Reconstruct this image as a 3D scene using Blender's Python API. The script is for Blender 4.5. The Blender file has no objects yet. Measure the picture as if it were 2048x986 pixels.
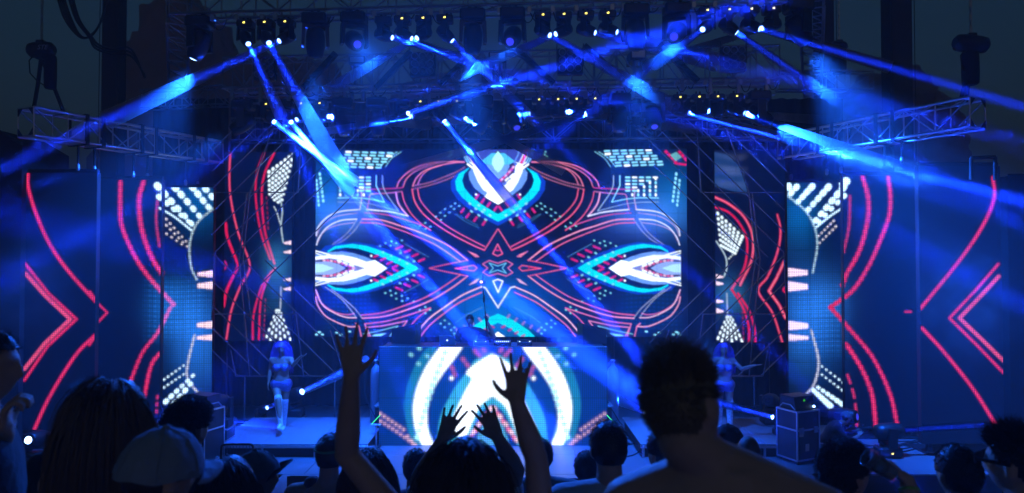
import bpy, bmesh, math, random
import numpy as np
from mathutils import Vector, Matrix, noise

# ------------------------------------------------------------------ camera, sky, exposure
sc = bpy.context.scene
COL = sc.collection
FPX = 1365.0                      # focal length in photo pixels (24 mm on 36 mm, photo 2048 wide)
HZ = 525.0                        # photo row of the horizon
CAMZ = 3.6
PITCH = math.atan((HZ - 493.0) / FPX)
cam_data = bpy.data.cameras.new('camera')
cam = bpy.data.objects.new('camera', cam_data)
COL.objects.link(cam)
cam.location = (0, 0, CAMZ)
cam.rotation_euler = (math.pi / 2 + PITCH, 0, 0)
cam_data.lens = 24.0
cam_data.sensor_width = 36.0
cam_data.clip_start = 0.05
cam_data.clip_end = 1500
cam_data.dof.use_dof = True
cam_data.dof.focus_distance = 14.0
cam_data.dof.aperture_fstop = 2.8
sc.camera = cam

world = bpy.data.worlds.new('World')
sc.world = world
world.use_nodes = True
wn = world.node_tree
bg = wn.nodes['Background']
sky = wn.nodes.new('ShaderNodeTexSky')
sky.sky_type = 'NISHITA'
sky.sun_disc = False
sky.sun_elevation = math.radians(-1.0)
sky.sun_rotation = math.radians(180)
sky.air_density = 1.0
sky.dust_density = 3.0
sky.ozone_density = 2.0
tint = wn.nodes.new('ShaderNodeMix'); tint.data_type = 'RGBA'; tint.blend_type = 'MULTIPLY'
tint.inputs[0].default_value = 1.0
tint.inputs[7].default_value = (0.5, 1.0, 1.15, 1)
wn.links.new(sky.outputs[0], tint.inputs[6])
wn.links.new(tint.outputs[2], bg.inputs[0])
bg.inputs[1].default_value = 0.135

sun_data = bpy.data.lights.new('sun', 'SUN')
sun_data.energy = 0.06; sun_data.angle = math.radians(12); sun_data.color = (1, .85, .7)
sun = bpy.data.objects.new('sun', sun_data); COL.objects.link(sun)
sun.rotation_euler = (math.radians(80), 0, math.radians(12))

sc.view_settings.view_transform = 'Standard'
sc.view_settings.look = 'None'
sc.view_settings.gamma = 1.0
sc.view_settings.exposure = 0.0
sc.cycles.volume_bounces = 0
sc.cycles.volume_step_rate = 4.0
sc.cycles.volume_max_steps = 48
sc.cycles.use_adaptive_sampling = True
sc.cycles.adaptive_threshold = 0.03
sc.cycles.max_bounces = 3
sc.cycles.diffuse_bounces = 2
sc.cycles.glossy_bounces = 2
sc.cycles.transmission_bounces = 4
sc.cycles.transparent_max_bounces = 12
sc.cycles.sample_clamp_indirect = 0.0
sc.cycles.use_denoising = True
sc.cycles.caustics_reflective = False
sc.cycles.caustics_refractive = False

# ------------------------------------------------------------------ helpers
RNG = random.Random(7)
_cp, _sp = math.cos(PITCH), math.sin(PITCH)

def P(x, y, Y):
    """photo pixel + distance in front of the camera -> point in the world"""
    a = (x - 1024.0) / FPX
    b = -(y - 493.0) / FPX
    dx, dy, dz = a, _cp - b * _sp, _sp + b * _cp
    k = Y / dy
    return Vector((dx * k, Y, CAMZ + dz * k))

def pxm(n, Y):
    return n * Y / FPX

def V(*a):
    return Vector(a)

_mats = {}
def mat(name, col=(.5, .5, .5), rough=.5, metal=0.0, spec=None, emit=None, estr=0.0, noise_amt=0.0, noise_scale=20.0,
        bump=0.0, bump_scale=60.0, sheen=0.0, sss=0.0):
    if name in _mats:
        return _mats[name]
    m = bpy.data.materials.new(name)
    m.use_nodes = True
    nt = m.node_tree
    b = nt.nodes['Principled BSDF']
    b.inputs['Base Color'].default_value = (*col, 1)
    b.inputs['Roughness'].default_value = rough
    b.inputs['Metallic'].default_value = metal
    if spec is not None:
        b.inputs['Specular IOR Level'].default_value = spec
    if sheen:
        b.inputs['Sheen Weight'].default_value = sheen
    if emit is not None:
        b.inputs['Emission Color'].default_value = (*emit, 1)
        b.inputs['Emission Strength'].default_value = estr
    tc = nt.nodes.new('ShaderNodeTexCoord')
    if noise_amt:
        n = nt.nodes.new('ShaderNodeTexNoise'); n.inputs['Scale'].default_value = noise_scale; n.inputs['Detail'].default_value = 4
        r = nt.nodes.new('ShaderNodeMapRange'); r.inputs[3].default_value = 1 - noise_amt; r.inputs[4].default_value = 1 + noise_amt
        mx = nt.nodes.new('ShaderNodeMix'); mx.data_type = 'RGBA'; mx.blend_type = 'MULTIPLY'; mx.inputs[0].default_value = 1
        mx.inputs[6].default_value = (*col, 1)
        nt.links.new(tc.outputs['Object'], n.inputs['Vector'])
        nt.links.new(n.outputs[0], r.inputs[0]); nt.links.new(r.outputs[0], mx.inputs[7])
        nt.links.new(mx.outputs[2], b.inputs['Base Color'])
        r2 = nt.nodes.new('ShaderNodeMapRange'); r2.inputs[3].default_value = max(.05, rough - .12); r2.inputs[4].default_value = min(1, rough + .15)
        nt.links.new(n.outputs[0], r2.inputs[0]); nt.links.new(r2.outputs[0], b.inputs['Roughness'])
    if bump:
        n2 = nt.nodes.new('ShaderNodeTexNoise'); n2.inputs['Scale'].default_value = bump_scale; n2.inputs['Detail'].default_value = 3
        bp = nt.nodes.new('ShaderNodeBump'); bp.inputs['Strength'].default_value = bump; bp.inputs['Distance'].default_value = .02
        nt.links.new(tc.outputs['Object'], n2.inputs['Vector'])
        nt.links.new(n2.outputs[0], bp.inputs['Height']); nt.links.new(bp.outputs[0], b.inputs['Normal'])
    _mats[name] = m
    return m

def emat(name, col, s):
    if name in _mats:
        return _mats[name]
    m = bpy.data.materials.new(name); m.use_nodes = True
    nt = m.node_tree; nt.nodes.clear()
    o = nt.nodes.new('ShaderNodeOutputMaterial'); e = nt.nodes.new('ShaderNodeEmission')
    e.inputs[0].default_value = (*col, 1); e.inputs[1].default_value = s
    nt.links.new(e.outputs[0], o.inputs[0])
    _mats[name] = m
    return m

M_BLACK = mat('black_powder_coat', (.012, .012, .013), .45, noise_amt=.25, noise_scale=8)
M_RUBBER = mat('black_rubber', (.01, .01, .01), .7)
M_ALU = mat('truss_aluminium', (.55, .56, .58), .34, .9, noise_amt=.12, noise_scale=14)
M_DALU = mat('dark_truss_aluminium', (.3, .31, .33), .4, .8, noise_amt=.2, noise_scale=10)
M_STEEL = mat('galvanised_steel', (.4, .41, .42), .4, .85, noise_amt=.2, noise_scale=25)
M_FAB = mat('black_fabric', (.008, .008, .009), .9, bump=.3, bump_scale=40)
M_DECK = mat('stage_deck', (.13, .135, .14), .4, noise_amt=.3, noise_scale=3.0, bump=.12, bump_scale=90)
M_CASE = mat('flight_case_laminate', (.022, .022, .025), .4, noise_amt=.3, noise_scale=18)
M_STONE = mat('sandstone', (.22, .11, .075), .9, noise_amt=.4, noise_scale=.35, bump=.8, bump_scale=1.2)
M_CONC = mat('terrace_concrete', (.2, .18, .16), .85, noise_amt=.25, noise_scale=4, bump=.3, bump_scale=30)
M_WOOD = mat('bench_timber', (.12, .075, .045), .7, noise_amt=.3, noise_scale=7)
M_DISP = emat('display_yellow', (1.0, .8, .12), 3.0)
M_PAPER = mat('paper_label', (.6, .6, .55), .8)
M_LENSOFF = mat('lens_glass_dark', (.01, .012, .03), .06, .0, spec=.9)
M_LENSON = emat('lens_lit_blue', (.18, .35, 1.0), 9.0)
M_LENSDIM = emat('lens_dim_blue', (.05, .06, 1.0), .9)
M_LENSHOT = emat('lens_lit_white_blue', (.25, .45, 1.0), 12.0)

WM = {}
def link(o, parent=None, M=None):
    COL.objects.link(o)
    M = M if M is not None else Matrix.Identity(4)
    WM[o] = M
    if parent is not None:
        o.parent = parent
        o.matrix_basis = WM[parent].inverted() @ M
    else:
        o.matrix_basis = M
    return o

def thing(name, label, cat, loc, group=None):
    o = bpy.data.objects.new(name, None)
    o.empty_display_size = .1
    link(o, None, Matrix.Translation(Vector(loc)))
    return tag(o, label, cat, group)

def tag(o, label, cat, group=None):
    o['label'] = label; o['category'] = cat
    if group:
        o['group'] = group
    return o

def struct(o):
    o['kind'] = 'structure'
    return o

class MB:
    """collects shapes into one mesh"""
    def __init__(s):
        s.v = []; s.f = []; s.sm = []
    def add(s, vs, fs, smooth=False):
        b = len(s.v)
        s.v.extend([tuple(q) for q in vs])
        s.f.extend([tuple(i + b for i in q) for q in fs])
        s.sm.extend([smooth] * len(fs))
        return s
    def box(s, lo, hi, M=None, bev=0.0):
        x0, y0, z0 = lo; x1, y1, z1 = hi
        if bev <= 0:
            vs = [V(x, y, z) for z in (z0, z1) for y in (y0, y1) for x in (x0, x1)]
            fs = [(0, 2, 3, 1), (4, 5, 7, 6), (0, 1, 5, 4), (2, 6, 7, 3), (0, 4, 6, 2), (1, 3, 7, 5)]
        else:
            b = bev; vs = []
            rings = [(z0, b), (z0 + b, 0), (z1 - b, 0), (z1, b)]
            for z, i in rings:
                c = b
                pts = [(x0 + c, y0 + i), (x1 - c, y0 + i), (x1 - i, y0 + c), (x1 - i, y1 - c), (x1 - c, y1 - i), (x0 + c, y1 - i), (x0 + i, y1 - c), (x0 + i, y0 + c)]
                if i: pts = [(x0 + c, y0 + i), (x1 - c, y0 + i), (x1 - i, y0 + c), (x1 - i, y1 - c), (x1 - c, y1 - i), (x0 + c, y1 - i), (x0 + i, y1 - c), (x0 + i, y0 + c)]
                vs += [V(px, py, z) for px, py in pts]
            fs = [tuple(range(7, -1, -1)), tuple(range(24, 32))]
            for r in range(3):
                for k in range(8):
                    a = r * 8 + k; c2 = r * 8 + (k + 1) % 8
                    fs.append((a, c2, c2 + 8, a + 8))
        if M is not None:
            vs = [M @ q for q in vs]
        return s.add(vs, fs)
    def tube(s, pts, r, n=8, caps=True, smooth=True):
        pts = [Vector(p) for p in pts]
        rs = r if isinstance(r, (list, tuple)) else [r] * len(pts)
        vs = []; fs = []
        prev = None
        for i, p in enumerate(pts):
            t = (pts[min(i + 1, len(pts) - 1)] - pts[max(i - 1, 0)])
            t = t.normalized() if t.length > 1e-9 else V(0, 0, 1)
            u = prev if prev is not None else (V(0, 0, 1) if abs(t.z) < .9 else V(1, 0, 0))
            u = (u - t * u.dot(t))
            u = u.normalized() if u.length > 1e-6 else t.orthogonal().normalized()
            prev = u; w = t.cross(u)
            for k in range(n):
                a = 2 * math.pi * k / n
                vs.append(p + (u * math.cos(a) + w * math.sin(a)) * rs[i])
        for i in range(len(pts) - 1):
            for k in range(n):
                a = i * n + k; b = i * n + (k + 1) % n
                fs.append((a, b, b + n, a + n))
        s.add(vs, fs, smooth)
        if caps:
            s.add(vs[:n], [tuple(range(n - 1, -1, -1))]); s.add(vs[-n:], [tuple(range(n))])
        return s
    def lathe(s, prof, n=20, M=None, smooth=True, cap=True):
        """prof: (radius, z)"""
        vs = []; fs = []
        for r, z in prof:
            for k in range(n):
                a = 2 * math.pi * k / n
                q = V(r * math.cos(a), r * math.sin(a), z)
                vs.append(M @ q if M is not None else q)
        for i in range(len(prof) - 1):
            for k in range(n):
                a = i * n + k; b = i * n + (k + 1) % n
                fs.append((a, b, b + n, a + n))
        s.add(vs, fs, smooth)
        if cap:
            s.add(vs[:n], [tuple(range(n - 1, -1, -1))]); s.add(vs[-n:], [tuple(range(n))])
        return s
    def mesh(s, name, m):
        me = bpy.data.meshes.new(name)
        me.from_pydata(s.v, [], s.f)
        me.polygons.foreach_set('use_smooth', s.sm)
        if m is not None:
            me.materials.append(m)
        me.update()
        return me
    def obj(s, name, m, parent=None, M=None):
        """shapes are in world space (or local to M)"""
        o = bpy.data.objects.new(name, s.mesh(name, m))
        if M is None and parent is not None:
            Mi = WM[parent].inverted()
            me = o.data
            me.transform(Mi)
            return link(o, parent, WM[parent].copy())
        return link(o, parent, M)

def inst(me, name, parent, M):
    return link(bpy.data.objects.new(name, me), parent, M)

_cyl = {}
def unit_cyl(m, n=8):
    k = (m.name, n)
    if k not in _cyl:
        _cyl[k] = MB().lathe([(1, 0), (1, 1)], n).mesh('rod_' + m.name, m)
    return _cyl[k]
def rod(name, a, b, r, m, parent=None, n=8):
    a, b = Vector(a), Vector(b)
    d = b - a
    q = d.to_track_quat('Z', 'Y').to_matrix().to_4x4()
    M = Matrix.Translation(a) @ q @ Matrix.Diagonal((r, r, d.length, 1))
    return inst(unit_cyl(m, n), name, parent, M)

def frame_M(origin, x, y, z):
    M = Matrix.Identity(4)
    for i, c in enumerate((x, y, z)):
        M[0][i], M[1][i], M[2][i] = c
    M[0][3], M[1][3], M[2][3] = origin
    return M

def catmull(pts, n=8, closed=False):
    p = [np.array(q, float) for q in pts]
    if len(p) < 3:
        return [p[0] + (p[-1] - p[0]) * t for t in np.linspace(0, 1, n + 1)]
    out = []
    L = len(p)
    for i in range(L - 1):
        p0 = p[i - 1] if i else 2 * p[0] - p[1]
        p1, p2 = p[i], p[i + 1]
        p3 = p[i + 2] if i + 2 < L else 2 * p[-1] - p[-2]
        for k in range(n):
            t = k / n
            out.append(.5 * ((2 * p1) + (-p0 + p2) * t + (2 * p0 - 5 * p1 + 4 * p2 - p3) * t * t + (-p0 + 3 * p1 - 3 * p2 + p3) * t ** 3))
    out.append(p[-1])
    return out
# ------------------------------------------------------------------ ground, terraces, stage deck
TREAD, RISE = 0.8, 0.265
def step_z(Y):
    """height of the seating terrace at distance Y"""
    k = math.floor(Y / TREAD)
    return max(-1.35, 2.08 - RISE * k)

b = MB()
R0 = 110
b.add([V(-R0, -56, -1.5), V(R0, -56, -1.5), V(R0, R0, -1.5), V(-R0, R0, -1.5)], [(0, 1, 2, 3)])
struct(b.obj('ground', mat('red_soil', (.16, .09, .06), .95, noise_amt=.3, noise_scale=.4)))
terr = bpy.data.objects.new('seating_terrace', None)
link(terr, None, Matrix.Translation((0, 0, -1.35)))
struct(terr)
stepme = {}
for k in range(-2, 13):
    z = 2.08 - RISE * k
    y0, y1 = k * TREAD, (k + 1) * TREAD
    if k == -2: y0 -= 3
    if k == 12: y1 = 10.0
    MB().box((-9.5, y0, -1.49), (9.5, y1, z), None, .012).obj('terrace_step', M_CONC, terr)
struct(MB().box((-16, 9.99, -1.49), (16, 26, -1.35)).obj('pit_floor', M_CONC))

# stage deck: wide rear part and a thrust towards the audience, laid with deck sheets
deck = bpy.data.objects.new('stage_deck', None); link(deck, None, Matrix.Translation((0, 14, 0))); struct(deck)
b = MB(); b.box((-13, 11.7, -1.34), (13, 17.6, -.03)); b.box((-3.9, 10.2, -1.34), (5.1, 11.699, -.03))
b.obj('deck_body', M_BLACK, deck)
sheet = {}
def deck_sheet(x0, x1, y0, y1, z=0.0, m=M_DECK, parent=deck, th=.03, name='deck_sheet'):
    k = (round(x1 - x0, 3), round(y1 - y0, 3), m.name, th)
    if k not in sheet:
        w, d = (x1 - x0) / 2, (y1 - y0) / 2
        sheet[k] = MB().box((-w + .004, -d + .004, -th), (w - .004, d - .004, 0), None, .003).mesh('deck_sheet', m)
    inst(sheet[k], name, parent, Matrix.Translation(((x0 + x1) / 2, (y0 + y1) / 2, z)))
for i in range(-5, 6):
    for j in range(5):
        deck_sheet(i * 2.36 - 1.18, i * 2.36 + 1.18, 11.7 + j * 1.18, 11.7 + (j + 1) * 1.18)
for i in range(4):
    deck_sheet(-3.9 + i * 2.25, -3.9 + (i + 1) * 2.25, 10.2, 11.695)
struct(MB().box((-9.4, 10.25, -1.34), (-3.905, 11.69, -.42), None, .01).obj('side_landing', M_BLACK))
struct(MB().box((5.105, 10.25, -1.34), (9.4, 11.69, -.42), None, .01).obj('side_landing', M_BLACK))

# dancer platforms
M_PLAT = mat('platform_deck', (.2, .205, .22), .55, noise_amt=.22, noise_scale=5, bump=.2, bump_scale=120)
def platform(label, x0, x1):
    t = thing('dance_platform', label, 'platform', ((x0 + x1) / 2, 13.7, 0), 'low platforms either side of the booth')
    y0, y1 = 12.68, 14.85
    b = MB().box((x0 + .05, y0 + .06, .005), (x1 - .05, y1 - .05, .17)); b.obj('platform_skirt', M_FAB, t)
    n = 3
    for i in range(n):
        a0 = x0 + (x1 - x0) * i / n; a1 = x0 + (x1 - x0) * (i + 1) / n
        MB().box((a0 + .003, y0, .225), (a1 - .003, y1, .25), None, .004).obj('platform_top', M_PLAT, t)
    for zz in (.172, .198):
        MB().box((x0, y0 - .004 * (zz > .18), zz), (x1, y0 + .05, zz + .022), None, .003).obj('edge_rail', M_ALU, t)
    for i in range(n + 1):
        a0 = x0 + (x1 - x0) * i / n
        rod('leg', (min(max(a0, x0 + .06), x1 - .06), y0 + .04, .001), (min(max(a0, x0 + .06), x1 - .06), y0 + .04, .18), .024, M_ALU, t)
platform('low blue lit platform under the dancer left of the booth', P(432, 880, 13)[0], P(742, 880, 13)[0])
platform('low platform under the dancer beside the tall flight case', P(1275, 880, 13)[0], P(1640, 880, 13)[0])

# upstage riser that carries the booth and the main screen supports
ris = thing('booth_riser', 'dark riser standing behind the front screen of the booth', 'riser', (P(986, 800, 14)[0], 14.4, 0))
cx = P(986, 800, 13.6)[0]
MB().box((cx - 2.4, 13.9, .004), (cx + 2.4, 15.4, .66), None, .01).obj('riser_body', M_BLACK, ris)
MB().box((cx - 2.42, 13.88, .662), (cx + 2.42, 15.42, .7), None, .006).obj('riser_top', M_DECK, ris)

# black drape that closes the stage at the back
dr = bpy.data.objects.new('backdrop_drape', None)
link(dr, None, Matrix.Translation((0, 17.2, 0))); tag(dr, 'black drape hanging behind the screens across the stage', 'drape')
xl, xr = P(305, 300, 17.2)[0], P(1688, 300, 17.2)[0]
nw = 9
for i in range(nw):
    a0 = xl + (xr - xl) * i / nw; a1 = xl + (xr - xl) * (i + 1) / nw
    vs = []; fs = []
    nn = 40
    for z in (0.01, 3.0, 7.75):
        for k in range(nn + 1):
            t = k / nn
            vs.append(V(a0 + (a1 - a0) * t * .998, 17.2 + .05 * math.sin(t * nn * .9 + i * 2.1) + .02 * math.sin(t * 17 + z), z))
    for r in range(2):
        for k in range(nn):
            a = r * (nn + 1) + k
            fs.append((a, a + 1, a + nn + 2, a + nn + 1))
    MB().add(vs, fs, True).obj('drape_panel', M_FAB, dr)

# roof columns
def column(label, x0, x1, Y, y1=None):
    a = P(x0, 0, Y); c = P(x1, 0, Y)
    w = c.x - a.x; xm = (a.x + c.x) / 2
    t = thing('roof_column', label, 'column', (xm, Y, -1.35))
    h = w / 2
    MB().box((xm - h, Y - h, -1.349), (xm + h, Y + h, 13), None, .02).obj('shaft', mat('rusty_black_steel', (.03, .024, .02), .6, .3, noise_amt=.4, noise_scale=4), t)
    MB().box((xm - h - .12, Y - h - .12, -1.348), (xm + h + .12, Y + h + .12, -1.28), None, .01).obj('foot_plate', M_BLACK, t)
    for s in (-1, 1):
        rod('cable', (xm + s * (h + .05), Y - h, 12.8), (xm + s * (h + .05), Y - h, -1.2), .012, M_RUBBER, t, 5)
column('black steel roof column at the left behind the cables', 214, 246, 18.5)
column('dark steel roof column on the right nearest the lamps', 1631, 1661, 18.5)
column('black steel roof column furthest to the right', 1771, 1812, 18.5)

# ------------------------------------------------------------------ sandstone rocks behind the stage
def rock(label, blobs, seed):
    """blobs: centre pixel, distance, radii in metres"""
    c0 = P(blobs[0][0], blobs[0][1], blobs[0][2])
    t = MB()
    for (x, y, Y, rx, ry, rz) in blobs:
        c = P(x, y, Y)
        bm = bmesh.new(); bmesh.ops.create_icosphere(bm, subdivisions=5, radius=1)
        vs = []
        for q in bm.verts:
            n = q.co.normalized()
            p = n * 2.2 + V(seed, x * .01, y * .01)
            d = 1 + .22 * noise.noise(p) + .1 * noise.noise(p * 2.7) + .05 * noise.noise(p * 7)
            lay = .012 * math.sin(n.z * rz * 3 + noise.noise(p) * 4)
            vs.append(c + V(n.x * rx, n.y * ry, n.z * rz) * (d + lay))
        bm.verts.index_update()
        fs = [tuple(v.index for v in f.verts) for f in bm.faces]
        bm.free()
        t.add(vs, fs, True)
    o = t.obj('rock_outcrop', M_STONE)
    tag(o, label, 'rock')
    return o
rock('dark sandstone cliff rising behind the left roof column', [(385, 330, 45, 4.6, 6, 10.0), (575, 330, 48, 5.2, 6, 7.2), (330, 200, 46, 2.6, 4, 4.9)], 3.3)
rock('rounded sandstone outcrop behind the right roof columns', [(1765, 215, 44, 2.6, 4, 2.0), (1800, 330, 45, 3.0, 5, 5.2), (1700, 330, 47, 5, 5, 4.2)], 9.1)
rock('low sandstone ridge glimpsed through the middle truss', [(1000, 330, 60, 16, 8, 7.5)], 5.7)
# ------------------------------------------------------------------ LED screens: the picture is computed per LED pixel
class Art:
    def __init__(s, rect, scale, base=(0.0, .004, .035)):
        s.x0, s.y0, s.x1, s.y1 = rect
        s.w = int(round((s.x1 - s.x0) * scale)); s.h = int(round((s.y1 - s.y0) * scale))
        s.X, s.Y = np.meshgrid(s.x0 + (np.arange(s.w) + .5) / s.w * (s.x1 - s.x0), s.y0 + (np.arange(s.h) + .5) / s.h * (s.y1 - s.y0))
        s.img = np.zeros((s.h, s.w, 3)) + np.array(base)
        s.aa = .55 / scale
    def _over(s, a, col, sl=None):
        sl = sl or (slice(None), slice(None))
        s.img[sl] = s.img[sl] * (1 - a[..., None]) + np.array(col) * a[..., None]
    def _win(s, xa, ya, xb, yb, pad):
        ix0 = np.searchsorted(s.X[0], xa - pad); ix1 = np.searchsorted(s.X[0], xb + pad)
        iy0 = np.searchsorted(s.Y[:, 0], ya - pad); iy1 = np.searchsorted(s.Y[:, 0], yb + pad)
        if ix1 <= ix0 or iy1 <= iy0:
            return None
        return (slice(iy0, iy1), slice(ix0, ix1))
    def stroke(s, pts, w, col, core=None, dot=None, smooth=True, al=1.0, rough=0.0):
        p = np.array(catmull(pts, 8) if smooth and len(pts) > 2 else pts, float)
        sl = s._win(p[:, 0].min(), p[:, 1].min(), p[:, 0].max(), p[:, 1].max(), w + 3)
        if sl is None:
            return
        X, Y = s.X[sl], s.Y[sl]
        D = np.full(X.shape, 1e9); T = np.zeros(X.shape); acc = 0
        for a, c in zip(p[:-1], p[1:]):
            d = c - a; L2 = d @ d
            if L2 < 1e-9:
                continue
            t = np.clip(((X - a[0]) * d[0] + (Y - a[1]) * d[1]) / L2, 0, 1)
            q = np.hypot(X - a[0] - t * d[0], Y - a[1] - t * d[1])
            m = q < D
            D[m] = q[m]; T[m] = (acc + t * math.sqrt(L2))[m]
            acc += math.sqrt(L2)
        if rough:
            D = D + rough * np.sin(T * .9) * np.sin(T * .37 + 1) + rough * .6 * np.sin(T * 2.3 + 2)
        a = np.clip((w / 2 - D) / (2 * s.aa) + .5, 0, 1) * al
        if dot:
            per, duty = dot
            ph = np.abs((T / per) % 1 - .5) * per
            a = a * np.clip((duty * per / 2 - ph) / (2 * s.aa) + .5, 0, 1)
        s._over(a, col, sl)
        if core:
            a2 = np.clip((w / 4 - D) / (2 * s.aa) + .35, 0, 1) * (a > .3)
            s._over(a2 * .85, core, sl)
    def poly(s, pts, col, smooth=True, al=1.0, closed_curve=False):
        p = np.array(catmull(list(pts), 8) if smooth else pts, float)
        sl = s._win(p[:, 0].min(), p[:, 1].min(), p[:, 0].max(), p[:, 1].max(), 2)
        if sl is None:
            return
        X, Y = s.X[sl], s.Y[sl]
        ins = np.zeros(X.shape); off = s.aa * .5
        for ox, oy in ((-off, -off), (off, -off), (-off, off), (off, off)):
            inside = np.zeros(X.shape, bool)
            xx, yy = X + ox, Y + oy
            for (xa, ya), (xb, yb) in zip(p, np.roll(p, -1, 0)):
                if ya == yb:
                    continue
                c = ((ya > yy) != (yb > yy)) & (xx < (xb - xa) * (yy - ya) / (yb - ya) + xa)
                inside ^= c
            ins += inside * .25
        s._over(ins * al, col, sl)
    def dot(s, x, y, rx, ry, col, ang=0.0, al=1.0):
        sl = s._win(x - rx - ry, y - ry - rx, x + rx + ry, y + ry + rx, 2)
        if sl is None:
            return
        X, Y = s.X[sl] - x, s.Y[sl] - y
        c, n = math.cos(ang), math.sin(ang)
        u, v = X * c + Y * n, -X * n + Y * c
        if rx > ry:      # capsule
            d = np.hypot(np.maximum(np.abs(u) - (rx - ry), 0), v) - ry
        else:
            d = np.hypot(u, np.maximum(np.abs(v) - (ry - rx), 0)) - rx
        s._over(np.clip(-d / (2 * s.aa) + .5, 0, 1) * al, col, sl)
    def glow(s, x, y, rx, ry, col):
        g = np.exp(-((s.X - x) / rx) ** 2 - ((s.Y - y) / ry) ** 2)
        s.img += g[..., None] * np.array(col)
    def grid_lines(s, x0, y0, x1, y1, px, py, col, soft=.5):
        m = np.clip(np.minimum(np.minimum(s.X - x0, x1 - s.X) / 30, np.minimum(s.Y - y0, y1 - s.Y) / 30), 0, 1)
        g = (.5 + .5 * np.sin(s.X / px * 6.283)) * (1 - soft) + soft
        g2 = (.5 + .5 * np.sin(s.Y / py * 6.283 + np.sin(s.X * .05)))
        s.img += (m * g * g2)[..., None] * np.array(col)

PINK = (.95, .02, .15); PCORE = (1.1, .38, .6); MAG = (.75, .01, .2); CYAN = (.0, .93, 1.15); WHITE = (1.35, 1.5, 1.6)
LBLUE = (.18, .42, 1.1); BLUE = (.003, .05, .62); NAVY = (.0, .005, .07); DASH = (.38, 1.1, 1.45); LILAC = (.75, .8, 1.25)

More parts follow.
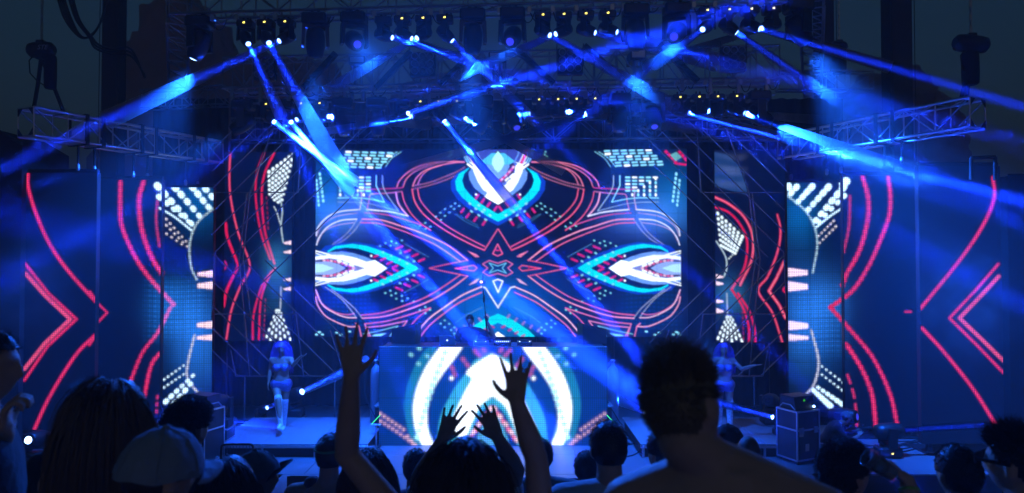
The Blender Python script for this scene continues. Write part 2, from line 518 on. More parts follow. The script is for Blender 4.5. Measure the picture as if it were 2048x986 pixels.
def main_art(a):
    CX = 996.0
    def c1(pts): return [(620 + u / 4.929, 290 + v / 4.929) for u, v in pts]
    def c2(pts): return [(620 + u / 4.929, 480 + v / 4.929) for u, v in pts]
    def c3(pts): return [(880 + u / 5.8, 290 + v / 5.8) for u, v in pts]
    def mir(pts): return [(2 * CX - x, y) for x, y in pts]
    def S(pts, w, col=PINK, **k):
        w *= .86
        col = (col[0], col[1] * .6, col[2] * .85) if col[0] > .9 and col[1] < .55 else col
        a.stroke(pts, w, col, **k); a.stroke(mir(pts), w, col, **k)
    def F(pts, col, **k):
        a.poly(pts, col, **k); a.poly(mir(pts), col, **k)
    def Dt(x, y, rx, ry, col, ang=0, **k):
        a.dot(x, y, rx, ry, col, ang, **k); a.dot(2 * CX - x, y, rx, ry, col, -ang, **k)
    # glows
    a.glow(996, 612, 105, 62, (.0, .13, .62)); a.glow(996, 655, 60, 40, (.0, .1, .3))
    for x in (700, 1292):
        a.glow(x, 432, 66, 36, (.06, .18, .8))
    for x in (645, 1347):
        a.glow(x, 395, 50, 60, (0, .13, .42))
    for x in (740, 1252):
        a.glow(x, 640, 80, 40, (0, .012, .14))
    a.glow(880, 560, 70, 50, (0, .004, .2)); a.glow(1110, 560, 70, 50, (0, .004, .12))
    a.grid_lines(640, 565, 760, 672, 9, 8.5, (0, .05, .17), .2); a.grid_lines(1232, 565, 1372, 672, 9, 8.5, (0, .05, .17), .2)
    a.grid_lines(600, 380, 780, 470, 6, 5, (0, .03, .06), .4); a.grid_lines(1212, 380, 1400, 470, 6, 5, (0, .03, .06), .4)
    # curved lines, upper half
    for pts, w in (([(855, 412), (880, 350), (960, 270), (1080, 205), (1230, 170), (1400, 158), (1520, 165)], 2.4),
                   ([(915, 412), (950, 330), (1040, 255), (1170, 200), (1330, 165), (1520, 168)], 1.9),
                   ([(1010, 405), (1050, 320), (1130, 250), (1250, 205), (1420, 172), (1520, 165)], 2.4),
                   ([(1060, 388), (1095, 310), (1170, 240), (1300, 195)], 1.8)):
        S(c1(pts), w, (.95, .16, .36), core=(1.1, .6, .75))
    for pts in ([(1010, 402), (1170, 370), (1320, 315), (1440, 265), (1525, 215)], [(1010, 435), (1160, 400), (1330, 345), (1450, 290), (1540, 235)]):
        S(c1(pts), 2.0, (.95, .5, .6), dot=(4.4, .55))
    S(c1([(845, 465), (865, 560), (905, 630), (965, 700)]), 3.4, (1, .4, .75), core=(1.2, .95, 1.2))
    S(c1([(965, 700), (800, 660), (560, 635)]), 3.2, LILAC, core=WHITE)
    S(c1([(905, 460), (930, 560), (1000, 680), (1100, 780), (1190, 842)]), 2.2, core=PCORE)
    S(c1([(1005, 435), (1030, 550), (1100, 660), (1200, 750), (1380, 870), (1600, 985)]) + c2([(1720, 100)]), 3.0, core=PCORE)
    S(c1([(1060, 435), (1085, 540), (1170, 650), (1290, 755), (1450, 860), (1690, 985)]) + c2([(1725, 68)]), 2.4, core=PCORE)
    S(c1([(60, 890), (80, 810), (170, 710), (300, 655), (490, 635)]), 2.6, LILAC, core=WHITE)
    S(c1([(65, 900), (110, 800), (230, 715), (350, 685), (470, 670)]), 1.5, (.7, .5, .95))
    S(c1([(540, 670), (700, 680), (870, 715), (1100, 790), (1180, 830)]), 1.9, (1, .2, .5))
    S(c1([(65, 985), (90, 910), (170, 810), (300, 745), (460, 730)]), 2.4, LILAC, core=WHITE)
    S(c1([(75, 960), (140, 850), (270, 790), (430, 765)]), 1.4, (.7, .5, .95))
    S(c1([(515, 730), (700, 740), (900, 800), (1080, 860), (1350, 985)]) + c2([(1555, 200)]), 3.2, (1, .25, .45), core=(1.2, .85, 1.05))
    S(c1([(500, 765), (680, 775), (850, 825), (1000, 880), (1240, 985)]) + c2([(1480, 210)]), 2.2, (1, .15, .4), core=PCORE)
    S(c1([(500, 440), (507, 520), (490, 635)]), 2.2, (.9, .6, 1.1)); S(c1([(500, 438), (700, 432), (870, 424), (915, 415)]), 1.8, (.8, .05, .35))
    S(c1([(560, 635), (578, 560), (590, 492), (640, 480), (760, 474), (900, 458)]), 2.0, (.85, .25, .6))
    for pts in ([(515, 730), (430, 850), (330, 940), (230, 990)], [(460, 735), (400, 830), (320, 910), (215, 985)]):
        S(c1(pts), 1.7, (.6, .65, 1.0), dot=(3.4, .6))
    S(c1([(650, 300), (650, 400), (730, 560)]), 2.2, DASH, smooth=False); S(c1([(270, 522), (450, 520), (600, 535), (730, 562)]), 2.0, DASH)
    S(c1([(710, 300), (730, 440), (870, 650)]), 1.4, (.6, .9, 1.2)); S(c1([(870, 650), (560, 575), (270, 560)]), 1.1, (.45, .7, 1.1))
    # dash fields
    for r in range(6):
        for k in range(8 - r // 3):
            u = 375 - 27 * r + 82 * k + (20 if r % 2 else 0); v = 66 + 29 * r + 2 * k
            big = 1.35 if (r * 3 + k * 5) % 7 == 0 else 1.0
            if u < 840 - 30 * r:
                x, y = c1([(u, v)])[0]
                a.dot(x, y, 6.4, 1.7 * big, DASH if big == 1 else WHITE, .06)
                a.dot(2 * CX - x + 2, y - 4, 6.4, 1.7 * big, DASH if big == 1 else WHITE, -.06)
    S(c1([(900, 60), (800, 130), (740, 215)]), 1.6, DASH, dot=(5, .7)); S(c1([(860, 62), (760, 130), (690, 215)]), 1.8, DASH, dot=(6, .75))
    for k in range(5):
        for j in range(6):
            u = 300 + 68 * j; v = 318 + 33 * k
            if u > 270 + 58 * k and u < 620:
                x, y = c1([(u, v)])[0]; Dt(x, y, 5.2, 1.8, DASH if (j + k) % 3 else WHITE)
        for j in range(k, 5):
            x, y = c1([(295 + 58 * k, 330 + 40 * (j))])[0]
            Dt(x, y, 2.2, 3.2, DASH if (j + k) % 2 else WHITE)
    for k in range(7):
        x, y = c1([(92 + 6 * k, 285 + 44 * k)])[0]; Dt(x, y, 2.3, 3.4, DASH)
        x, y = c1([(60 + 4 * k, 350 + 40 * k)])[0]; Dt(x, y, 2.0, 3.2, DASH)
    # right upper corner: a red and teal fragment
    a.stroke([(1330, 300), (1352, 322)], 6, (.85, .0, .12), dot=(9, .8)); a.stroke([(1358, 300), (1374, 320)], 6, (.85, .0, .12), dot=(9, .8))
    a.poly([(1341, 309), (1354, 303), (1365, 314), (1352, 322)], (.15, .5, .55), smooth=False); a.stroke([(1350, 326), (1374, 329)], 4, (.85, 0, .12))
    # scattered teal dashes
    for (u, v) in [(1430, 575), (1390, 605), (1330, 632), (1285, 668), (1240, 705), (1470, 600), (1420, 630), (1375, 665), (1330, 698), (1290, 738), (1135, 768), (1085, 798), (1185, 805), (1140, 826)]:
        x, y = c1([(u, v)])[0]; Dt(x, y, 2.4, 1.3, (.25, .8, .85), -.4)
    for (u, v) in [(745, 30), (805, 12), (795, 55), (848, 30), (905, 5), (690, 60), (745, 522), (795, 500), (805, 545), (848, 525), (853, 578), (908, 550), (912, 600), (965, 575), (1025, 605),
                   (1140, 660), (1085, 690), (1185, 688), (1140, 720), (1290, 822), (1330, 790), (1375, 825), (1330, 858), (1393, 885), (1425, 860), (1425, 920), (1455, 890)]:
        x, y = c2([(u, v)])[0]; Dt(x, y, 2.2, 1.6, (.25, .85, .9), -.3)
    # side eyes
    def E2(pts): return c2(pts) + [(x, 2 * 536.4 - y) for x, y in reversed(c2(pts))]
    F(E2([(60, 150), (150, 60), (300, 26), (480, 20), (650, 55), (850, 128), (1000, 195), (1135, 278)]), BLUE, smooth=False, al=.9)
    F(E2([(175, 108), (250, 60), (420, 38), (560, 58), (700, 105), (850, 165), (980, 222), (1070, 278)]), CYAN, smooth=False)
    F(E2([(150, 135), (250, 88), (360, 74), (480, 86), (620, 130), (760, 190), (860, 235), (940, 278)]), NAVY, smooth=False)
    F(E2([(55, 145), (200, 120), (320, 113), (430, 130), (540, 163), (600, 190), (700, 235), (770, 278)]), LBLUE, smooth=False)
    F(E2([(55, 165), (190, 145), (330, 148), (460, 178), (560, 215), (640, 197), (690, 228), (760, 278)]), WHITE, smooth=False)
    F(E2([(55, 195), (190, 178), (310, 195), (420, 240), (545, 278)]), (.25, .3, .75), smooth=False)
    F(E2([(55, 205), (190, 190), (310, 212), (400, 245), (450, 278)]), (.02, .01, .1), smooth=False)
    F(E2([(55, 215), (190, 212), (290, 240), (350, 278)]), (.35, .55, 1.2), smooth=False)
    F(E2([(55, 235), (130, 240), (240, 278)]), (.6, 1.1, 1.3), smooth=False)
    for sgn in (1, -1):
        for k in range(9):
            t = k / 8
            u, v = 140 + 290 * t, 278 + sgn * (78 * (1 - t ** 1.8))
            x, y = c2([(u, v)])[0]; Dt(x, y, 3.2, 2.2, (.95, .1, .35) if k % 2 else (1.1, .6, .8), .3 * sgn * -1)
        for k in range(3):
            x, y = c2([(290 + 60 * k, 278 + sgn * (72 - 22 * k))])[0]; Dt(x, y, 5.5, 1.8, WHITE, -.35 * sgn)
        for (u, v, L) in [(650, 160, 6), (720, 190, 7), (785, 226, 7), (840, 262, 7), (880, 75, 9), (960, 110, 8), (1035, 150, 8), (1100, 198, 8)]:
            vv = v if sgn > 0 else 556 - v
            x, y = c2([(u, vv)])[0]
            Dt(x, y, L, 2.1, MAG, -.4 * sgn)
        for (u, v) in [(720, 120), (800, 155), (885, 195), (960, 232), (890, 130), (960, 170), (1025, 210)]:
            vv = v if sgn > 0 else 556 - v
            x, y = c2([(u, vv)])[0]; Dt(x, y, 3.0, 2.0, (.35, 1.1, 1.3), -.4 * sgn, al=.7)
        x, y = c2([(605, 278 + sgn * 122)])[0]; Dt(x, y, 2.2, 2.2, WHITE)
        S(c2([(55, 278 - sgn * 170), (170, 278 - sgn * 140), (250, 278 - sgn * 110)]), 2.6, WHITE)
        S(c2([(55, 278 - sgn * 150), (130, 278 - sgn * 120)]), 2.0, WHITE)
        S(c2([(930, 278 + sgn * 240), (1060, 278 + sgn * 170), (1170, 278 + sgn * 110)]), 1.3, (.1, .3, .55))
    # star
    S(c2([(1175, 278), (1370, 235), (1555, 200)]), 2.6, core=PCORE, dot=(4.2, .72), smooth=False); S(c2([(1175, 278), (1370, 318), (1555, 355)]), 2.6, core=PCORE, dot=(4.2, .72), smooth=False)
    S([(995.5, 458), (969, 500)], 2.8, core=PCORE, dot=(4, .8))
    S(c2([(1555, 355), (1400, 470), (1200, 590), (1000, 672), (750, 748), (520, 770)]), 3.0, (1, .25, .5), core=(1.2, .8, 1))
    S(c2([(1480, 345), (1330, 450), (1150, 560), (950, 640), (720, 715), (510, 740)]), 2.2, (1, .15, .4), core=PCORE)
    S(c2([(1690, 460), (1500, 545), (1330, 660), (1180, 770), (1060, 905)]), 3.2, (1, .35, .6), core=WHITE)
    S(c2([(1690, 515), (1480, 612), (1300, 740), (1170, 850), (1090, 952)]), 2.4, (1, .25, .5), core=PCORE)
    S(c2([(1690, 460), (1730, 470), (1855, 665)]), 3.6, LILAC, core=WHITE, smooth=False)
    S(c2([(60, 560), (80, 640), (150, 740), (250, 800), (380, 850), (480, 850)]), 2.6, (1, .45, .7), core=(1.2, .9, 1))
    S(c2([(65, 520), (100, 600), (180, 670), (280, 720), (380, 735), (440, 722)]), 1.8, (1, .35, .6))
    S(c2([(60, 490), (130, 640), (250, 720), (360, 760), (460, 765)]), 2.4, (1, .5, .8), core=WHITE)
    S(c2([(455, 820), (488, 850), (510, 945)]), 2.6, (1, .4, .65), smooth=False); S(c2([(580, 945), (545, 825)]), 2.4, (1, .4, .65))
    S(c2([(545, 825), (750, 800), (950, 745), (1190, 668)]), 2.2, (1, .25, .5), core=PCORE); S(c2([(600, 945), (560, 860), (720, 845), (960, 795), (880, 905)]), 2.4, (1, .5, .75), smooth=False)
    S(c2([(1190, 668), (1060, 770), (970, 880)]), 2.2, (1, .25, .5)); S(c2([(530, 925), (700, 890), (870, 845), (790, 945)]), 1.3, DASH, smooth=False)
    for pts in ([(150, 460), (300, 570), (400, 680), (460, 765)], [(210, 480), (350, 590), (450, 680), (515, 765)]):
        S(c2(pts), 2.0, (.7, .8, 1.1), dot=(3.6, .55))
    F(c2([(610, 945), (640, 930), (760, 915), (700, 945)]), DASH, smooth=False)
    for u in (70, 85, 100, 128, 270, 310, 395):
        x, y = c2([(u, 915 + 20 * math.sin(u))])[0]; Dt(x, y, 3, 1.6, DASH)
    # small centre star, triangle, kites
    q = [(-30, -8), (-17, -15), (0, -9.5), (17, -15), (30, -8), (20, 0), (30, 9), (17, 16), (0, 11), (-17, 16), (-30, 9), (-20, 0), (-30, -8)]
    a.stroke([(995.5 + x, 536 + y) for x, y in q], 1.9, (1, .2, .5), smooth=False)
    q = [(-17, -10), (0, -4), (17, -10), (9, 0), (17, 10), (0, 4), (-17, 10), (-9, 0), (-17, -10)]
    a.stroke([(995.5 + x, 536 + y) for x, y in q], 1.7, (.2, .75, 1.2), smooth=False)
    a.stroke(c2([(1850, 40), (1802, 135), (1850, 158), (1898, 135), (1850, 40)]), 2.3, PINK, core=PCORE, smooth=False); a.stroke(c2([(1825, 95), (1850, 105), (1876, 95)]), 2, PINK)
    S(c2([(1430, 280), (1615, 250), (1648, 275), (1615, 305), (1430, 280)]), 2.3, core=PCORE, smooth=False); S(c2([(1470, 280), (1550, 265), (1550, 292)]), 2.0, smooth=False)
    F(c2([(1550, 105), (1640, 140), (1672, 165), (1630, 170)]), (1, .25, .45), smooth=False); F(c2([(1560, 448), (1640, 385), (1670, 380), (1640, 420)]), (.9, .5, .85), smooth=False)
    a.stroke(c2([(1805, 405), (1852, 388), (1900, 405), (1855, 515), (1805, 405)]), 3.2, LILAC, core=WHITE, smooth=False)
    # bottom chevron
    F([(996, 627), (965, 640), (935, 660), (920, 675), (950, 675), (972, 656), (996, 645)], CYAN, smooth=False); F([(996, 663), (980, 674), (996, 674)], WHITE, smooth=False)
    for k in range(5):
        Dt(985 - 13 * k, 645 + 6 * k + 8, 5, 2.2, (.6, .02, .3), .5, al=.8); Dt(975 - 15 * k, 632 + 7 * k, 5, 2.2, (.5, .25, .7), .9, al=.7)
    S([(965, 614), (930, 632), (912, 645)], 1.3, (.2, .5, .7), dot=(3, .6))
    # top eye
    T = lambda pts: c3(pts) + mir(c3(pts))[::-1]
    def TF(pts, col): a.poly(T(pts), col, smooth=False)
    TF([(330, 262), (200, 320), (120, 420), (130, 520), (200, 630), (330, 740), (500, 850), (673, 935)], BLUE)
    TF([(330, 265), (220, 330), (175, 420), (190, 520), (260, 610), (380, 710), (540, 820), (673, 890)], CYAN)
    TF([(345, 262), (280, 330), (255, 410), (280, 490), (350, 580), (470, 680), (600, 760), (673, 800)], NAVY)
    TF([(380, 240), (330, 320), (340, 400), (400, 500), (520, 592), (673, 690)], LBLUE)
    TF([(380, 180), (385, 300), (440, 430), (500, 520), (550, 555), (515, 600), (600, 650), (673, 690)], WHITE)
    TF([(260, 50), (280, 180), (350, 230), (480, 190), (673, 60)], (.05, .08, .5))
    TF([(480, 190), (440, 215), (470, 240), (480, 340), (560, 440), (673, 525)], (.1, .2, .75))
    TF([(500, 180), (470, 250), (500, 330), (580, 420), (673, 460)], (.03, .01, .12))
    TF([(560, 190), (540, 240), (570, 320), (673, 400)], (.22, .5, 1.2))
    TF([(600, 90), (480, 185), (530, 220), (600, 230), (673, 235)], (.1, .75, 1.25))
    TF([(673, 65), (610, 150), (600, 215), (640, 290), (673, 315)], (.65, 1.3, 1.35))
    for sgn in (0, 1):
        for k in range(9):
            t = k / 8; x, y = c3([(495 + 178 * t, 255 + 185 * t ** .9)])[0]
            Dt(x, y, 3.0, 2.3, (.95, .06, .35) if k % 2 else (1.1, .6, .8), .8)
    for (u, v, L) in [(515, 355, 6), (570, 395, 5), (550, 425, 5)]:
        x, y = c3([(u, v)])[0]; Dt(x, y, L, 2.0, WHITE, .75)
    for off, w, col in ((262, 1.8, DASH), (288, 1.8, DASH), (345, 6.5, (1, .12, .4)), (320, 1.6, WHITE), (372, 1.6, WHITE), (430, 3, LBLUE)):
        S(c3([(off, 52), (off + 10, 110), (off + 55, 200)]), w, col)
    S(c3([(320, 220), (470, 330), (520, 370)]), 4.5, WHITE); S(c3([(350, 200), (420, 250)]), 3, WHITE)
    for (u, v) in [(430, 600), (495, 648), (565, 690), (645, 735), (260, 760), (322, 818), (410, 860), (510, 905)]:
        x, y = c3([(u, v)])[0]; Dt(x, y, 6.5, 2.3, MAG, -.95)
    for (u, v) in [(345, 680), (415, 740), (490, 775), (580, 815), (450, 700), (515, 750), (365, 770), (450, 815), (530, 865)]:
        x, y = c3([(u, v)])[0]; Dt(x, y, 3.2, 2.1, (.4, 1.1, 1.3), .6, al=.75)
    x, y = c3([(418, 573)])[0]; Dt(x, y, 2.2, 2.2, WHITE)
    S(c3([(180, 805), (300, 890), (450, 960)]), 1.3, (.05, .22, .4)); S(c3([(175, 800), (215, 815), (440, 935)]), 1.1, (.05, .2, .4))
    for (u, v) in [(120, 75), (130, 108), (105, 132)]:
        x, y = c3([(u, v)])[0]; Dt(x, y, 1.5, 1.5, (.3, .9, .9))

def booth_art(a):
    CX = 985.0
    def c(pts): return [(750 + u / 4.267, 680 + v / 4.267) for u, v in pts]
    def mir(pts): return [(2 * CX - x, y) for x, y in pts]
    def F(pts, col, **k):
        a.poly(c(pts), col, **k); a.poly(mir(c(pts)), col, **k)
    def Dt(u, v, rx, ry, col, ang=0):
        x, y = c([(u, v)])[0]
        a.dot(x, y, rx, ry, col, ang); a.dot(2 * CX - x, y, rx, ry, col, -ang)
    TEAL = (.01, .25, .5); W2 = (1.7, 1.9, 2.0)
    a.glow(985, 790, 170, 120, (0, .05, .22))
    F([(520, 60), (440, 80), (340, 230), (270, 420), (255, 600), (300, 800), (350, 900), (500, 900), (420, 500), (560, 200)], TEAL, smooth=True)
    F([(560, 60), (450, 210), (370, 380), (330, 560), (350, 760), (420, 900), (505, 900), (455, 760), (450, 600), (490, 440), (580, 290), (680, 160), (750, 60)], W2, smooth=True)
    F([(1000, 120), (860, 170), (800, 260), (700, 380), (620, 520), (560, 660), (540, 800), (550, 900), (760, 900), (1000, 900)], (.05, .55, .85), smooth=True)
    F([(1000, 120), (880, 190), (780, 280), (825, 330), (780, 420), (720, 540), (660, 680), (640, 760), (760, 830), (830, 700), (900, 560), (1000, 480)], W2, smooth=True)
    F([(1000, 540), (920, 600), (860, 700), (820, 800), (800, 900), (1000, 900)], (.0, .04, .3), smooth=True)
    F([(1000, 600), (950, 640), (900, 760), (870, 860), (900, 900), (1000, 900)], (.1, .5, .8), smooth=True)
    for k in range(9):
        Dt(985 - 24 * k, 590 + 33 * k + (6 if k % 2 else -6), 5.5, 4.0, (1.1, .2, .4) if k % 2 else (1.3, .8, .9), 2.2)
    for (u, v) in [(660, 240), (680, 290), (755, 170), (790, 215), (860, 100), (890, 130), (930, 90)]:
        Dt(u, v, 6, 3.6, (.6, .12, .4), .9)
    for (u, v) in [(655, 327)]:
        Dt(u, v, 3.8, 3.8, W2)
    for (u, v) in [(310, 128), (375, 205), (380, 75), (450, 140)]:
        Dt(u, v, 4.5, 3.2, (.3, .9, 1.0), .4)
    for k in range(10):
        Dt(52 + 33 * k, 628 + (22 * k if k < 7 else 154 + 36 * (k - 6)), 2.6, 3.0, (1.15, .65, .75)); Dt(55 + 34 * k, 690 + 20 * k + k * k * .4, 2.6, 3.0, (1.1, .6, .75))
    for k in range(14):
        u, v = 640 - 25 * k + k * k * .4, 110 + 55 * k
        Dt(u - 40 + 2 * k, v, 5.5, 5.5, (.7, 1.5, 1.7))

def side_art(a):
    # outer left column
    def l5(pts): return [(30 + u / 1.795, 330 + v / 1.795) for u, v in pts]
    def l6(pts): return [(180 + u / 1.973, 340 + v / 1.973) for u, v in pts]
    def r1(pts): return [(1560 + u / 1.793, 330 + v / 1.793) for u, v in pts]
    def r2(pts): return [(1830 + u / 1.643, 300 + v / 1.643) for u, v in pts]
    HP = (.8, .006, .09); HC = (.95, .06, .2)
    def S(p, w, col=HP, core=HC, **k): a.stroke(p, w * .8, col, core=core, **k)
    S(l5([(40, 30), (42, 80), (70, 170), (120, 280), (190, 380), (290, 490)]), 8.5); S(l5([(290, 610), (230, 670), (170, 760), (120, 850), (78, 945)]), 8.5)
    S(l5([(36, 355), (120, 460), (222, 553), (120, 650), (40, 770)]), 7, smooth=False); S(l5([(38, 390), (110, 470), (200, 553), (110, 640), (40, 730)]), 9, (1, .12, .25), smooth=False)
    # middle left column
    S(l6([(20, 510), (0, 480)]), 6); S(l6([(36, 530), (70, 562), (36, 598)]), 5, smooth=False); S(l6([(0, 690), (20, 660)]), 6)
    S(l6([(115, 40), (115, 130), (120, 210), (150, 290), (200, 380), (260, 455), (330, 530)]), 10, rough=1.3); S(l6([(208, 40), (190, 110), (195, 200), (215, 280), (250, 360), (285, 410)]), 11, rough=1.5)
    S(l6([(262, 120), (258, 200), (272, 300)]), 6, (.55, .03, .12), None, rough=1); S(l6([(320, 540), (270, 640), (210, 720), (165, 830)]), 8, rough=1.2); S(l6([(285, 715), (245, 770), (220, 890)]), 9, rough=1.3)
    S(l6([(272, 880), (268, 960)]), 6, (.6, .03, .15), None, dot=(14, .6))
    a.glow(345, 615, 45, 50, (.01, .13, .5)); a.glow(395, 680, 45, 85, (.02, .2, .85)); a.grid_lines(280, 550, 430, 690, 11, 10, (.01, .1, .4), .25)
    a.glow(395, 400, 40, 55, (.0, .12, .42))
    def fan(f, rows, col):
        for (p0, p1, n, r0, r1_) in rows:
            for k in range(n):
                t = (k + .5) / n
                q = f([(p0[0] + (p1[0] - p0[0]) * t, p0[1] + (p1[1] - p0[1]) * t)])[0]
                rr = r0 + (r1_ - r0) * t
                g = f([p0, p1]); ang = math.atan2(g[1][1] - g[0][1], g[1][0] - g[0][0])
                a.dot(q[0], q[1], rr * 1.35, rr, col, ang)
    FW = (1.15, 1.65, 2.0)
    fan(l6, [((250, 50), (410, 225), 6, 7.0, 4.5), ((320, 55), (440, 195), 5, 7.0, 4.5), ((390, 55), (475, 160), 4, 6.5, 5), ((440, 60), (490, 120), 2, 6, 5.5), ((255, 95), (400, 215), 5, 5.5, 3.5)], FW)
    S(l6([(270, 150), (330, 185), (400, 240)]), 4.0, FW, None); fan(l6, [((290, 185), (385, 290), 6, 2.2, 1.6), ((290, 210), (390, 310), 6, 2.2, 1.6), ((290, 245), (370, 300), 4, 2, 1.5)], (1.1, 1.0, 1.05))
    S(l6([(485, 150), (420, 210), (392, 290), (398, 380), (420, 430)]), 4, (.55, .75, .85), None, rough=.8)
    for y, h in ((410, 14), (455, 16), (610, 15), (660, 12)):
        a.poly(l6([(425, y - h * .4), (490, y - h), (490, y + h), (425, y + h * .6)]), (1.4, 1.0, 1.15), smooth=False)
    S(l6([(415, 650), (390, 760), (390, 820), (440, 890)]), 5, (.7, .75, 1.0), None, rough=1)
    fan(l6, [((295, 920), (420, 800), 6, 5.0, 3), ((330, 930), (410, 830), 4, 6, 4), ((290, 830), (380, 765), 6, 2, 1.6), ((290, 860), (380, 800), 6, 2, 1.6)], FW)
    # right side
    fan(r1, [((240, 70), (120, 210), 6, 7, 4.5), ((185, 70), (95, 170), 5, 6.5, 4.5), ((125, 70), (60, 140), 4, 6.5, 4.5), ((70, 70), (35, 110), 2, 6, 5), ((245, 100), (130, 215), 5, 5.0, 3.5)], FW)
    a.dot(*r1([(236, 62)])[0], 12, 8, FW, -.6); a.dot(*r1([(36, 78)])[0], 5, 8, FW)
    S(r1([(225, 155), (180, 185), (130, 225)]), 4, FW, None); S(r1([(30, 110), (90, 160), (125, 220), (135, 290), (118, 385)]), 4, (.5, .75, .85), None, rough=.8)
    fan(r1, [((200, 195), (135, 260), 6, 2, 1.6), ((208, 215), (138, 285), 6, 2.2, 1.6)], (1.1, 1, 1.05))
    for y, h in ((385, 16), (435, 18), (575, 17), (618, 12)):
        a.poly(r1([(100, y - h * .4), (30, y - h), (30, y + h), (100, y + h * .6)]), (1.4, 1.0, 1.15), smooth=False)
    a.glow(1615, 640, 55, 90, (.02, .2, .85)); a.glow(1600, 430, 40, 60, (0, .12, .42)); a.grid_lines(1570, 560, 1700, 720, 11, 10, (.01, .1, .4), .25); a.glow(1660, 600, 40, 50, (.01, .06, .2))
    S(r1([(110, 590), (135, 700), (120, 780), (90, 820)]), 5, (.7, .75, 1.0), None, rough=1)
    fan(r1, [((225, 860), (125, 790), 6, 5, 3), ((180, 865), (110, 800), 5, 6, 4), ((230, 785), (140, 715), 6, 2, 1.6), ((225, 810), (140, 745), 6, 2, 1.6)], FW)
    S(r1([(300, 38), (320, 120), (315, 210), (285, 310), (240, 390), (225, 430)]), 10, rough=1.4); S(r1([(392, 35), (400, 110), (395, 180), (370, 250), (320, 360), (260, 450), (180, 510)]), 9.5, rough=1.2)
    S(r1([(255, 110), (250, 220), (230, 310)]), 6, (.55, .03, .12), None, rough=1); S(r1([(180, 510), (250, 590), (330, 690), (390, 820), (415, 935)]), 9, rough=1.2); S(r1([(235, 640), (290, 730), (325, 820), (338, 935)]), 10, rough=1.4)
    S(r1([(235, 740), (262, 830), (270, 930)]), 6, (.7, .03, .14), None, dot=(30, .7)); S(r1([(448, 526), (468, 526)]), 5)
    S(r2([(262, 90), (264, 160), (225, 250), (150, 360), (18, 520)]), 8.5); S(r2([(22, 585), (90, 660), (180, 775), (240, 870), (290, 960)]), 8.5)
    S(r2([(275, 375), (200, 460), (112, 552), (200, 640), (290, 735)]), 7, smooth=False); S(r2([(276, 415), (215, 480), (145, 552), (215, 620), (290, 695)]), 9, (1, .12, .25), smooth=False)

